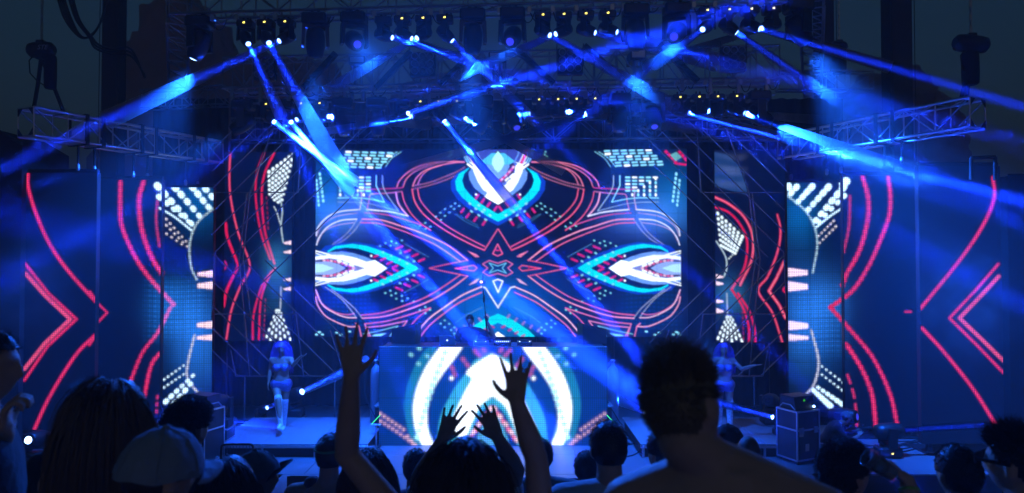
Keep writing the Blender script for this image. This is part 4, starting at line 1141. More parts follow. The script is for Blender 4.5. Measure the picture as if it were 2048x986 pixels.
LOWROW = [(533, 'hot', (670, 335), 13.2, 4.0, 3.6), (571, 'hot', (655, 330), 13.0, 2.2, 2.6), (603, 'on', (0, 560), 9.0, .08, 5.0), (640, 'hot', (800, 243), 13.0, 2.6, 3.6),
          (805, 'hot', (872, 209), 12.7, .4, 2.2), (841, 'on', (690, 256), 13.2, .9, 1.6), (877, 'hot', (965, 335), 13.2, 1.0, 2.6), (914, 'on', (1030, 290), 13.2, 1.3, 2.4),
          (1078, 'on', (880, 245), 13.3, .9, 1.8), (1116, 'hot', (1215, 219), 13.0, 2.4, 2.4), (1153, 'hot', (1265, 241), 13.0, 2.6, 2.4), (1190, 'on', (880, 318), 13.0, 1.3, 1.8),
          (1360, 'hot', (1500, 258), 13.0, 3.0, 2.8), (1398, 'hot', (1540, 232), 12.9, 1.8, 2.2), (1435, 'off', None, 0, 0, 0), (1473, 'hot', (1760, 322), 12.4, 3.6, 3.0)]
E0 = 280.0
for i, (x, st, end, Ye, s, deg) in enumerate(TOPROW):
    p = at_z(x, YT(x), ZT)
    c = p - V(0, 0, .3)
    d = (P(end[0], end[1], Ye) - c)
    lab = f'small moving head lamp with blue beam, {ORD[i]} from the left along the uppermost truss'
    t, q, d = moving_head(lab, p, d, 1.0, st, x != 765, 'small lamps on the uppermost truss')
    shaft(t, q, d, E0 * s * .62, deg); beam(t, q, d, max(2.0, (P(end[0], end[1], Ye) - q).length * 1.25), deg, m=M_BEAM_THIN)
for i, (x, st, end, Ye, s, deg) in enumerate(LOWROW):
    p = at_z(x, YM(x) - .06, ZM - .1)
    c = p - V(0, 0, .3)
    d = (P(end[0], end[1], Ye) - c) if end else V(.1, -.5, -1)
    lab = f'small moving head lamp {"with blue beam" if end else "without a beam"}, {ORD[i]} from the left under the middle truss'
    t, q, d = moving_head(lab, p, d, 1.0, st, x not in (571, 805), 'small lamps under the middle truss')
    if end:
        shaft(t, q, d, E0 * s * 2.0, deg)
        if x != 603: beam(t, q, d, max(2.2, (P(end[0], end[1], Ye) - q).length * 1.3), deg)
WASHC = (.01, .12, 1.0)
BIGTOP = [(395, 'hot', V(.0, -.55, -.8)), (628, 'off', V(-.3, .6, -.8)), (706, 'dim', V(.1, -.5, -.8)), (945, 'off', V(-.2, .6, -.8)), (1025, 'dim', V(.05, -.6, -.8)), (1273, 'off', V(.3, .6, -.8)), (1356, 'dim', V(.3, -.5, -.8)), (1601, 'off', V(0, .6, -.8))]
BIGLOW = [(485, 'off', V(-.3, .4, -1)), (685, 'off', V(0, .4, -1)), (754, 'off', V(0, .3, -1)), (965, 'off', V(-.5, .3, -1)), (1028, 'dim', V(.2, -.6, -.7)), (1240, 'off', V(0, .4, -1)), (1307, 'dim', V(.0, -.6, -.8)), (1519, 'off', V(0, .4, -1))]
# aim and strength: large lamps wash the stage, three spots added to rim-light the crowd
WASH = {395: ((-8.4, 12.7, 2.2), 1500, 58), 628: ((-4.0, 13.6, .8), 1300, 48), 945: ((-1.0, 13.5, .4), 1500, 60), 1273: ((2.8, 13.6, .4), 1100, 55), 1601: ((8.8, 12.2, 2.2), 3800, 60),
        485: ((-7.9, 13.6, 5.2), 900, 56), 1519: ((7.6, 13.0, 5.2), 900, 56), 685: ((-2.5, 12.5, 0), 700, 70), 1240: ((1.8, 12.3, 0), 700, 70),
        706: ((1.5, 3.0, 2.6), 900, 58), 1025: ((-1.5, 3.5, 2.4), 200, 66), 1356: ((-1.0, 3.0, 2.6), 240, 58)}
for row, big in (('uppermost', BIGTOP), ('middle', BIGLOW)):
    for i, (x, st, d) in enumerate(big):
        p = at_z(x, YT(x) + .05, ZT + .1) if row == 'uppermost' else at_z(x, YM(x) - .02, ZM - .05)
        if x in WASH:
            d = V(*WASH[x][0]) - p
        lab = f'large black moving head lamp, {ORD[i]} from the left {"along the uppermost" if row == "uppermost" else "under the middle"} truss'
        t, q, d = moving_head(lab, p, d, 1.55, st, False, 'large lamps hanging from the trusses')
        if x in WASH:
            spot(t, q + d * .1, d, WASH[x][1] * 5.0, WASH[x][2], WASHC, 1.0, .12)

# nine lamp blinders
for i, (x0, y0, x1, y1) in enumerate([(507, 115, 550, 160), (820, 104, 870, 154), (1115, 96, 1166, 149), (1443, 92, 1493, 143)]):
    xm = (x0 + x1) / 2; Y = YM(xm) - .12
    c = P(xm, (y0 + y1) / 2, Y); w = pxm(x1 - x0, Y) / 2; h = pxm(y1 - y0, Y) / 2
    t = thing('blinder_lamp', f'black nine lamp blinder on the middle truss, {ORD[i]} from the left', 'stage lamp', c - V(0, 0, h), 'nine lamp blinders')
    MB().box((c.x - w, Y, c.z - h), (c.x + w, Y + .16, c.z + h), None, .02).obj('housing', M_BLACK, t)
    for a in (-1, 0, 1):
        for e in (-1, 0, 1):
            q = c + V(a * w * .62, -.002 - Y + Y, e * h * .6 + .02)
            Mx = Matrix.Translation(q) @ Matrix.Rotation(math.pi / 2, 4, 'X')
            r = w * .27
            rim = MB().lathe([(r * 1.05, -.01), (r * 1.12, .025), (r * .98, .03), (r * .94, .004)], 18, Mx).obj('lamp_rim', M_STEEL, t)
            MB().lathe([(r * .93, .003), (r * .7, .012), (r * .25, .018), (.001, .019)], 18, Mx, True, False).obj('lamp_glass', mat('blinder_glass', (.12, .13, .16), .18, .4, spec=.8), rim)
    for s in (-1, 1):
        MB().box((c.x + s * (w + .012) - .008, Y + .02, c.z - h * .3), (c.x + s * (w + .012) + .008, Y + .06, c.z + h + .1)).obj('bracket', M_BLACK, t)
# slanting LED battens in front of the middle truss
for i, (a, e) in enumerate([((672, 106), (607, 176)), ((822, 103), (752, 177)), ((953, 99), (878, 171)), ((1032, 98), (1107, 167)), ((1168, 91), (1246, 160)), ((1318, 88), (1396, 163))]):
    Y = YM(a[0]) - .15
    A_, B_ = P(*a, Y), P(*e, Y - .05)
    d = (B_ - A_); L = d.length; d.normalize()
    s = V(0, 1, 0); n = d.cross(s).normalized()
    M = frame_M(A_, n, s, d)
    t = thing('led_batten', f'slanting black LED batten across the middle truss, {ORD[i]} from the left', 'batten', A_)
    MB().box((-.055, -.05, 0), (.055, .06, L), M, .01).obj('housing', M_BLACK, t)
    MB().box((-.04, -.056, .03), (.04, -.0505, L - .03), M).obj('lens_strip', M_LENSOFF, t)
    for z in (.12, L - .12):
        MB().box((-.02, .061, z - .03), (.02, .12, z + .03), M).obj('clamp', M_STEEL, t)
# rigging boxes on the middle truss
for i, (x0, y0, x1, y1) in enumerate([(697, 112, 730, 129), (977, 104, 1012, 124), (1261, 99, 1293, 120)]):
    Y = YM(x0) - .12
    a, e = P(x0, y0, Y), P(x1, y1, Y)
    t = thing('truss_sleeve', f'metal sleeve block on the middle truss, {ORD[i]} from the left', 'rigging', (a + e) / 2)
    MB().box((a.x, Y, e.z), (e.x, Y + .5, a.z), None, .012).obj('block', M_BLACK, t)
    MB().box((a.x + .03, Y - .012, e.z + .05), (e.x - .03, Y - .001, a.z - .02)).obj('plate', M_STEEL, t)
    for s in (.3, .7):
        rod('post', (a.x + (e.x - a.x) * s, Y + .12, e.z), (a.x + (e.x - a.x) * s, Y + .12, e.z - .42), .035, M_DALU, t)
    for s in (.15, .85):
        q = V(a.x + (e.x - a.x) * s, Y + .1, e.z - .62)
        MB().lathe([(.02, -.12), (.045, -.08), (.045, .08), (.02, .14)], 10, Matrix.Translation(q)).obj('hook', M_STEEL, t)

# clamps, cable loops and drops that clutter the lamp pipes
RC = random.Random(11)
for row, x0, x1, n in (('uppermost', 400, 1610, 26), ('middle', 470, 1545, 30)):
    for k in range(n):
        x = x0 + (x1 - x0) * (k + RC.uniform(.1, .9)) / n
        p = at_z(x, YT(x) - .02, ZT + .05) if row == 'uppermost' else at_z(x, YM(x) - .08, ZM + .12)
        w = RC.uniform(.12, .34); dpt = RC.uniform(.06, .2)
        b = MB(); b.tube([V(*q) for q in catmull([p, p + V(w * .3, -.02, -dpt), p + V(w * .7, -.01, -dpt * .9), p + V(w, 0, RC.uniform(-.02, .02))], 4)], .009, 5)
        par = top_truss if row == 'uppermost' else mid_truss
        b.obj('cable_loop', M_RUBBER, par)
        MB().box((-.035, -.04, -.05), (.035, .04, .05), Matrix.Translation(p), .006).obj('pipe_clamp', M_STEEL, par)

# ------------------------------------------------------------------ rod lattices either side of the main screen
def lattice(label, mirror):
    X = (lambda x: 1998 - x) if mirror else (lambda x: x)
    Y0 = 15.45
    t = thing('rod_lattice', label, 'lattice', P(X(560), 752, Y0))
    r = .014
    m = mat('lattice_rod', (.45, .47, .5), .25, .95)
    def L(a, e, dy=0.0, rr=r):
        rod('rod', P(X(a[0]), a[1], Y0 + dy), P(X(e[0]), e[1], Y0 + dy), rr, m, t, 6)
    for k, x in enumerate((470, 512, 548, 596, 640, 682, 724)):      # falling towards the outside
        y0 = 256
        L((x, y0), (max(424, x - 262), y0 + min(262, x - 424) * .985), .03 * (k % 2))
    L((690, 330), (466, 545)); L((705, 392), (520, 570), .03)
    for k, (x0, y0) in enumerate(((424, 700), (424, 655), (424, 610), (424, 560), (430, 510), (478, 512), (530, 520))):
        x1 = min(x0 + (752 - y0) * 1.02, 700)
        L((x0, y0), (x1, y0 + (x1 - x0) / 1.02), .015 + .03 * (k % 2))
    for y, a, e in ((258, 470, 726), (385, 426, 590), (628, 430, 592), (752, 472, 690)):
        L((a, y), (e, y), -.03)
    for (a, e) in (((494, 386), (478, 520)), ((478, 520), (500, 752)), ((596, 386), (604, 256)), ((592, 628), (608, 752)), ((545, 258), (500, 385)), ((500, 385), (486, 515)), ((486, 515), (503, 640)), ((430, 505), (424, 640)), ((660, 660), (690, 752)), ((462, 700), (472, 752))):
        L(a, e, -.06, r * 1.3)
    for x in (490, 670):
        q = P(X(x), 752, Y0)
        rod('leg', (q.x, q.y, .002), (q.x, q.y, q.z), .02, m, t)
lattice('thin metal rod lattice left of the main screen', False)
lattice('thin metal rod lattice right of the main screen', True)

# dark side stage booth and railing at the far left, and the frame above the outermost right column
t = thing('side_booth', 'black sloped roof booth at the left edge beside the LED column', 'booth', P(0, 870, 13.0) * 1)
a = P(-90, 262, 13.2); e = P(45, 290, 13.2)
vs = []
for yy in (13.2, 14.6):
    vs += [V(a.x, yy, -1.34), V(e.x, yy, -1.34), V(e.x, yy, e.z), V(P(-10, 258, 13.2).x, yy, P(0, 258, 13.2).z), V(a.x, yy, P(0, 300, 13.2).z)]
MB().add(vs, [(0, 1, 2, 3, 4), (9, 8, 7, 6, 5), (0, 5, 6, 1), (1, 6, 7, 2), (2, 7, 8, 3), (3, 8, 9, 4), (4, 9, 5, 0)]).obj('canvas_wall', M_FAB, t)
rod('eave_pole', V(e.x, 13.17, e.z + .02), V(P(-10, 258, 13.2).x, 13.17, P(0, 258, 13.2).z + .02), .025, M_BLACK, t)
t = thing('metal_railing', 'small black railing behind the outermost left LED column', 'railing', P(66, 345, 19))
for y in (314, 322):
    rod('rail', P(47, y, 19), P(84, y, 19), .022, M_BLACK, t)
for x in (47, 66, 84):
    rod('post', P(x, 360, 19), P(x, 314, 19), .02, M_BLACK, t)
for k in range(4):
    rod('baluster', P(66, 326 + 6 * k, 19), P(50, 320 + 6 * k, 19), .012, M_BLACK, t); rod('baluster', P(66, 326 + 6 * k, 19), P(82, 320 + 6 * k, 19), .012, M_BLACK, t)

t = thing('added_side_wall', 'added black side wall filling the dark right edge beyond the outermost LED column', 'wall', P(2060, 870, 14.0))
a = P(2014, 352, 14.0); e = P(2140, 340, 14.0)
MB().box((a.x, 14.0, -1.345), (e.x, 14.9, a.z)).obj('canvas_wall', M_FAB, t)  # dark block added to fill the dark gap beside the last column
rod('top_pole', V(a.x, 13.97, a.z + .02), V(e.x, 13.97, a.z + .02), .025, M_BLACK, t)
t = thing('small_gantry', 'thin black gantry hanging below the near end of the right truss', 'gantry', P(1965, 345, 12.4))
for q1, q2 in (((1942, 316), (1990, 314)), ((1990, 314), (1990, 360)), ((1942, 316), (1942, 360))):
    rod('bar', P(*q1, 12.4), P(*q2, 12.4), .035, M_BLACK, t)
# ------------------------------------------------------------------ booth table and decks
zt = bc.z + bh / 2
t = thing('booth_table', 'black table standing behind the booth screen', 'table', (bc.x, 14.05, 0))
MB().box((bc.x - bw / 2 + .02, 13.66, zt - .05), (bc.x + bw / 2 - .02, 14.34, zt), None, .008).obj('table_top', M_BLACK, t)
for s in (-1, 1):
    for yy in (13.7, 13.86):
        rod('leg', (bc.x + s * (bw / 2 - .1), yy, .001), (bc.x + s * (bw / 2 - .1), yy, zt - .05), .03, M_BLACK, t)
M_KNOB = emat('button_light', (.55, .75, 1.0), 2.5)
for i, (x, w) in enumerate(((962, .3), (1005, .34), (1049, .3))):
    p = P(x, 690, 13.95); p.z = zt
    t = thing('mixing_deck', f'black deck with lit buttons on the booth table, {("left one", "middle one", "right one")[i]}', 'mixer', p, 'decks on the booth table')
    MB().box((p.x - w / 2, 13.76, zt + .002), (p.x + w / 2, 14.14, zt + .07), None, .008).obj('deck_case', M_CASE, t)
    if i != 1:
        MB().lathe([(.1, 0), (.11, .012), (.1, .022), (.02, .024)], 20, Matrix.Translation((p.x, 13.98, zt + .0705))).obj('jog_wheel', M_RUBBER, t)
    for k in range(7 if i == 1 else 2):
        MB().box((-.012, -.006, 0), (.012, .006, .016), Matrix.Translation((p.x - w / 2 + .05 + k * (w - .1) / (6 if i == 1 else 1), 13.8, zt + .0705))).obj('button', M_KNOB, t)
p = P(895, 690, 13.85); p.z = zt
t = thing('laptop', 'open laptop with glowing emblem at the left of the booth table', 'laptop', p)
MB().box((p.x - .16, 13.82, zt + .002), (p.x + .16, 14.04, zt + .018), None, .004).obj('keyboard_half', M_STEEL, t)
Ml = Matrix.Translation((p.x, 13.815, zt + .012)) @ Matrix.Rotation(math.radians(18), 4, 'X')
MB().box((-.16, -.006, .0), (.16, .002, .2), Ml, .002).obj('lid', M_STEEL, t)
MB().lathe([(.018, 0), (.018, .0015)], 12, Ml @ Matrix.Translation((0, -.0062, .1)) @ Matrix.Rotation(math.pi / 2, 4, 'X')).obj('emblem', M_KNOB, t)
for x, lab in ((812, 'tilted black monitor speaker at the left end of the booth'), (1184, 'tilted black monitor speaker at the right end of the booth')):
    p = P(x, 690, 14.15)
    s = 1 if x < 1000 else -1
    t = thing('booth_monitor', lab, 'speaker', (p.x, 14.15, zt), 'monitor speakers on the booth')
    M = Matrix.Translation((p.x, 14.16, zt + .002)) @ Matrix.Rotation(-s * .28, 4, 'Z')
    vs = [M @ V(*q) for q in ((-.26, -.15, 0), (.26, -.15, 0), (.26, .17, 0), (-.26, .17, 0), (-.26, -.13, .3 if s > 0 else .42), (.26, -.13, .42 if s > 0 else .3), (.26, .17, .42 if s > 0 else .3), (-.26, .17, .3 if s > 0 else .42))]
    MB().add(vs, [(0, 3, 2, 1), (4, 5, 6, 7), (0, 1, 5, 4), (1, 2, 6, 5), (2, 3, 7, 6), (3, 0, 4, 7)]).obj('cabinet', M_BLACK, t)
    MB().box((-.22, .171, .03), (.22, .18, .27), M, .004).obj('grille', M_FAB, t)

# gas cylinders and small lit stands beside the booth
for x, lab in ((752, 'tall gas cylinder left of the booth'), (1226, 'tall gas cylinder right of the booth')):
    p = P(x, 800, 14.35)
    t = thing('gas_cylinder', lab, 'gas cylinder', (p.x, 14.35, .251), 'gas cylinders beside the booth')
    MB().lathe([(.1, 0), (.115, .02), (.115, 1.02), (.1, 1.12), (.045, 1.19), (.035, 1.22)], 20, Matrix.Translation((p.x, 14.35, .252))).obj('tank', mat('gas_tank_paint', (.2, .22, .25), .35, .3, noise_amt=.2), t)
    MB().lathe([(.03, 0), (.03, .06), (.05, .062), (.05, .09), (.015, .1)], 12, Matrix.Translation((p.x, 14.35, 1.473))).obj('valve', M_STEEL, t)
    b = MB(); b.tube([V(*q) for q in catmull([(p.x, 14.3, 1.53), (p.x - .15, 14.25, 1.45), (p.x - .2, 14.2, .9), (p.x + .05, 14.1, .4), (p.x + .15, 14.1, .27)], 5)], .012, 6); b.obj('hose', M_RUBBER, t)
M_GREEN = emat('green_tube', (.05, .9, .3), 1.6)
for x, y, s in ((752, 845, 1), (1222, 838, -1)):
    p = P(x, y, 13.4)
    t = thing('tube_stand', f'small stand with a green glowing tube at the {"left" if s > 0 else "right"} foot of the booth', 'light stand', (p.x, 13.4, .26 if False else .002))
    MB().box((p.x - .09, 13.32, .003), (p.x + .09, 13.48, .03), None, .004).obj('foot', M_BLACK, t)
    rod('post', (p.x, 13.4, .03), (p.x, 13.4, .42), .025, M_STEEL, t)
    MB().box((p.x - .1, 13.35, .42), (p.x + .1, 13.45, .45), None, .004).obj('head_plate', M_STEEL, t)
    rod('tube', (p.x - s * .08, 13.4, .455), (p.x + s * .08, 13.4, .62), .008, M_GREEN, t)

# ------------------------------------------------------------------ flight cases with effect units on top
def flight_case(label, x, Y, w, d, h, rot, z0=0.002, unit=None, papers=()):
    p = P(x, 900, Y)
    M = Matrix.Translation((p.x, Y, z0)) @ Matrix.Rotation(rot, 4, 'Z')
    t = thing('flight_case', label, 'flight case', (p.x, Y, z0))
    MB().box((-w / 2 + .012, -d / 2 + .012, .05), (w / 2 - .012, d / 2 - .012, h - .012), M).obj('case_body', M_CASE, t)
    e = .028
    for sx in (-1, 1):
        for sy in (-1, 1):
            x0, y0 = sx * w / 2, sy * d / 2
            MB().box((min(x0, x0 - sx * e), min(y0, y0 - sy * e), .05), (max(x0, x0 - sx * e), max(y0, y0 - sy * e), h), M, .004).obj('edge', M_ALU, t)
            MB().box((min(x0, x0 - sx * .08) , min(y0, y0 - sy * .08), 0), (max(x0, x0 - sx * .08), max(y0, y0 - sy * .08), .049), M, .01).obj('castor', M_RUBBER, t)
    for zz in (.05, h - e, h * .62):
        for sy in (-1, 1):
            y0 = sy * (d / 2 + .0025)
            MB().box((-w / 2 + e, min(y0, y0 - sy * .02), zz), (w / 2 - e, max(y0, y0 - sy * .02), zz + e), M, .003).obj('edge', M_ALU, t)
        for sx in (-1, 1):
            x0 = sx * (w / 2 + .0025)
            MB().box((min(x0, x0 - sx * .02), -d / 2 + e, zz), (max(x0, x0 - sx * .02), d / 2 - e, zz + e), M, .003).obj('edge', M_ALU, t)
    for sx in (-.3, .3):
        MB().box((sx * w - .05, -d / 2 - .012, h * .62 - .05), (sx * w + .05, -d / 2 - .0005, h * .62 + .06), M, .004).obj('latch', M_STEEL, t)
    for (px, pz, pw, ph) in papers:
        MB().box((px * w - pw / 2, -d / 2 - .003 + .012, pz * h - ph / 2), (px * w + pw / 2, -d / 2 + .0115, pz * h + ph / 2), M).obj('paper_sheet', M_PAPER, t)
    if unit:
        u = thing('effect_unit', unit, 'effect unit', M @ V(0, 0, h + .002))
        a, c, hh = w * .42, d * .36, .24
        vs = [M @ V(*q) for q in ((-a, -c, h + .003), (a, -c, h + .003), (a, c, h + .003), (-a, c, h + .003), (-a, -c * .75, h + hh), (a, -c * .75, h + hh), (a, c, h + hh), (-a, c, h + hh))]
        MB().add(vs, [(0, 3, 2, 1), (4, 5, 6, 7), (0, 1, 5, 4), (1, 2, 6, 5), (2, 3, 7, 6), (3, 0, 4, 7)]).obj('unit_case', M_BLACK, u)
        q0 = c + (c * .75 - c) * .62
        tri = [M @ V(-.035, -c * .845 - .003, h + .13), M @ V(.035, -c * .845 - .003, h + .13), M @ V(.012, -c * .8 - .003, h + .185), M @ V(-.012, -c * .8 - .003, h + .185)]
        MB().add(tri + [q + V(0, .002, 0) for q in tri], [(0, 1, 2, 3), (7, 6, 5, 4), (0, 4, 5, 1), (1, 5, 6, 2), (2, 6, 7, 3), (3, 7, 4, 0)]).obj('green_mark', emat('green_mark', (.03, .5, .03), 1.0), u)
        for sx in (-1, 1):
            MB().tube([M @ V(sx * (a + .02), -c, h + .02), M @ V(sx * (a + .035), -c * .5, h + hh * .4), M @ V(sx * (a + .035), c * .5, h + hh * .4), M @ V(sx * (a + .02), c, h + .02)], .012, 6).obj('handle', M_STEEL, u)
        MB().lathe([(.02, 0), (.02, .02)], 10, M @ Matrix.Translation((a * .8, -c - .008, h + .05)) @ Matrix.Rotation(math.pi / 2, 4, 'X')).obj('indicator', M_LENSHOT, u)
    return t
flight_case('tall black flight case at the right of the stage', 1596, 12.55, .56, .5, .94, .42, unit='black effect unit with a green mark on the right flight case', papers=((-.3, .6, .1, .16), (-.05, .3, .09, .13)))
flight_case('tall black flight case at the left beside the bright lamp', 405, 12.4, .56, .5, .98, -.35, unit='black effect unit with a green mark on the left flight case', papers=((.3, .45, .1, .14),))
flight_case('low metal edged case on the landing behind the curved cap brim', 432, 11.1, .55, .4, .62, -.15, z0=-.419)

# ------------------------------------------------------------------ lamps standing on the stage floor
def box_under(label, p, w, d, h):
    t = thing('lamp_box', label, 'box', p)
    MB().box((p[0] - w / 2, p[1] - d / 2, p[2] + .001), (p[0] + w / 2, p[1] + d / 2, p[2] + h), None, .012).obj('box_body', M_CASE, t)
    for zz in (0.0, h - .026):
        MB().box((p[0] - w / 2 - .004, p[1] - d / 2 - .004, p[2] + zz + .002), (p[0] + w / 2 + .004, p[1] + d / 2 + .004, p[2] + zz + .028), None, .004).obj('edge_band', M_ALU, t)
def floor_head(label, x, Y, z0, d, k=1.55, lens='hot', disp=False, s=0, deg=3, box=None, blen=2.0):
    p = P(x, 850, Y); p.z = z0 + .002
    if box:
        box_under(f'black box under the {box}', (p.x, Y, z0 + .001), .42, .4, .22); p.z += .224
    t, q, d = moving_head(label, p, d, k, lens, disp, 'lamps standing on the stage', True)
    if s:
        shaft(t, q, d, E0 * s, deg); beam(t, q, d, blen, deg)
    return t
floor_head('bright lamp on a box behind the left flight case', 440, 13.05, .251, V(.02, -1, .13), 1.55, 'hot', box='bright lamp at the left')
floor_head('bright lamp on the deck below the outermost left LED column', 78, 12.2, 0, V(.0, -1, .18), 1.55, 'hot')
floor_head('floor lamp behind the left dancer throwing a beam up right', 588, 15.0, 0, P(790, 670, 13.5) - P(585, 772, 15), 1.55, 'on', s=1.2, deg=3.0, box='lamp behind the left dancer')
floor_head('dark floor lamp behind the left dancer with a short beam', 522, 15.3, 0, V(.9, -.3, .42), 1.0, 'on', True, s=.25, deg=2.0)
floor_head('low lamp behind the left LED columns pointing sideways', 300, 14.9, 0, V(.95, -.3, .0), 1.0, 'on', s=.5, deg=2.4)
floor_head('black floor lamp behind the crouching photographer', 1684, 13.0, .0, V(.75, -.65, .1), 1.55, 'dim', box='lamp behind the photographer')
floor_head('black floor lamp with yellow display among the cables', 1775, 12.75, 0, V(.99, -.05, .08), 1.55, 'off', True, s=.15, deg=1.6)
floor_head('dark floor lamp on the platform behind the right flight case', 1543, 14.3, .251, V(-.6, -.8, .2), 1.55, 'off')
floor_head('low floor lamp throwing a cyan beam at the right dancer', 1561, 13.35, .251, P(1440, 790, 13.1) - P(1560, 822, 13.3), 1.0, 'hot', s=.6, deg=3.4, blen=2.6)
floor_head('floor lamp behind the booth on the right with a hazy beam', 1300, 14.9, 0, V(-.8, -.6, .45), 1.0, 'on', s=.012, deg=8, blen=1.4)

# stage monitor wedges
for x, Y, z0, lab in ((612, 10.72, 0, 'black monitor wedge at the front edge left of the raised arm'), (1965, 11.2, -.42, 'black monitor wedge on the right landing behind the crowd'), (1160, 10.6, 0, 'black monitor wedge at the front edge below the booth')):
    p = P(x, 950, Y)
    t = thing('monitor_wedge', lab, 'speaker', (p.x, Y, z0))
    z0 += .002
    w = .23
    vs = [V(p.x - w, Y - .2, z0), V(p.x + w, Y - .2, z0), V(p.x + w, Y + .2, z0), V(p.x - w, Y + .2, z0), V(p.x - w, Y - .2, z0 + .33), V(p.x + w, Y - .2, z0 + .33), V(p.x + w, Y + .2, z0 + .12), V(p.x - w, Y + .2, z0 + .12)]
    MB().add(vs, [(0, 3, 2, 1), (4, 5, 6, 7), (0, 1, 5, 4), (1, 2, 6, 5), (2, 3, 7, 6), (3, 0, 4, 7)]).obj('cabinet', M_BLACK, t)
    n = V(0, .21, .4).normalized()
    vs = [q + n * .004 for q in (vs[4] * .92 + vs[6] * .08, vs[5] * .92 + vs[7] * .08, vs[6] * .92 + vs[4] * .08, vs[7] * .92 + vs[5] * .08)]
    MB().add(vs + [q + n * .01 for q in vs], [(0, 1, 2, 3), (4, 7, 6, 5), (0, 4, 5, 1), (1, 5, 6, 2), (2, 6, 7, 3), (3, 7, 4, 0)]).obj('grille', M_FAB, t)

# office chair on the landing
p = P(485, 900, 11.3); p.z = -.418
t = thing('office_chair', 'black mesh backed office chair in front of the left platform', 'chair', p)
M = Matrix.Translation(p) @ Matrix.Rotation(math.radians(4), 4, 'Z')
for k in range(5):
    a = k * 2 * math.pi / 5 + .3
    MB().tube([M @ V(0, 0, .1), M @ V(.3 * math.cos(a), .3 * math.sin(a), .075)], [.028, .018], 8).obj('base_arm', M_BLACK, t)
    MB().lathe([(.03, -.012), (.03, .012)], 10, M @ Matrix.Translation((.3 * math.cos(a), .3 * math.sin(a), .031)) @ Matrix.Rotation(a, 4, 'Z') @ Matrix.Rotation(math.pi / 2, 4, 'X')).obj('castor', M_RUBBER, t)
MB().tube([M @ V(0, 0, .09), M @ V(0, 0, .5)], .028, 10).obj('gas_lift', M_STEEL, t)
MB().box((-.25, -.24, .5), (.25, .24, .57), M, .03).obj('seat', M_FAB, t)
def rr(w, h, r, n=5):
    pts = []
    for cx_, cz_, a0 in ((w - r, h - r, 0), (-w + r, h - r, 90), (-w + r, -h + r, 180), (w - r, -h + r, 270)):
        for i in range(n + 1):
            a = math.radians(a0 + 90 * i / n); pts.append((cx_ + r * math.cos(a), cz_ + r * math.sin(a)))
    return pts
fr = [M @ V(x, -.26 - .03 * (1 - (x / .25) ** 2), .9 + z) for x, z in rr(.25, .2, .06)]
bk = MB(); bk.tube(fr + [fr[0]], .018, 8); back = bk.obj('backrest', M_BLACK, t)
for k in range(9):
    x = -.2 + .05 * k
    MB().tube([M @ V(x, -.265 - .03 * (1 - (x / .25) ** 2), .72), M @ V(x, -.265 - .03 * (1 - (x / .25) ** 2), 1.08)], .004, 4).obj('mesh_cord', M_FAB, back)
MB().tube([M @ V(-.16, -.3, .95), M @ V(0, -.3, .86), M @ V(.16, -.3, .95)], .022, 8).obj('lumbar_bar', M_BLACK, back)
MB().tube([M @ V(0, -.2, .52), M @ V(0, -.31, .6), M @ V(0, -.31, .88)], .025, 8).obj('back_post', M_BLACK, t)
for s in (-1, 1):
    MB().tube([M @ V(s * .22, -.05, .53), M @ V(s * .31, -.05, .56), M @ V(s * .31, -.05, .8)], .018, 8).obj('arm_post', M_BLACK, t)
    MB().box((s * .31 - .045, -.17, .8), (s * .31 + .045, .1, .835), M, .015).obj('arm_pad', M_RUBBER, t)

# cables lying on the deck
RC = random.Random(5)
def deck_cable(label, x0, x1, ylo, yhi, n, group, z=.0):
    for i in range(n):
        pts = []
        k = 7; ph = RC.uniform(0, 6)
        yb = RC.uniform(ylo, yhi); rev = RC.choice((-1, 1))
        for j in range(k):
            t_ = j / (k - 1)
            x = x0 + (x1 - x0) * t_ + RC.uniform(-14, 14)
            y = yb + rev * math.sin(t_ * 5 + ph) * (yhi - ylo) * .3 + RC.uniform(-2, 2)
            Y = CAMZ * FPX / (y - HZ)
            q = P(x, y, Y); pts.append((q.x, Y, z + .013 + .002 * (i % 4)))
        b = MB(); b.tube([V(*q) for q in catmull(pts, 6)], .011, 6)
        tag(b.obj('deck_cable', M_RUBBER), label, 'cable', group)
deck_cable('black cable snaking over the deck around the right floor lamps', 1640, 1850, 866, 902, 7, 'cables on the right of the deck')
deck_cable('black cable curling over the deck between booth and right platform', 1225, 1330, 872, 908, 3, 'cables right of the booth')
deck_cable('black cable lying along the rear of the stage behind the left dancer', 440, 740, 842, 850, 3, 'cables behind the left dancer')

# ------------------------------------------------------------------ people
def capsule(mb, a, b, ra, rb, n=10):
    a, b = Vector(a), Vector(b)
    d = b - a
    L = d.length
    d = d / L if L > 1e-6 else V(0, 0, 1)
    pts = []; rs = []
    for k in range(4):
        t = math.pi / 2 * (1 - (k + .15) / 4)
        pts.append(a - d * ra * math.sin(t)); rs.append(ra * math.cos(t))
    pts += [a, b]; rs += [ra, rb]
    for k in range(3, -1, -1):
        t = math.pi / 2 * (1 - (k + .15) / 4)
        pts.append(b + d * rb * math.sin(t)); rs.append(rb * math.cos(t))
    mb.tube(pts, rs, n)

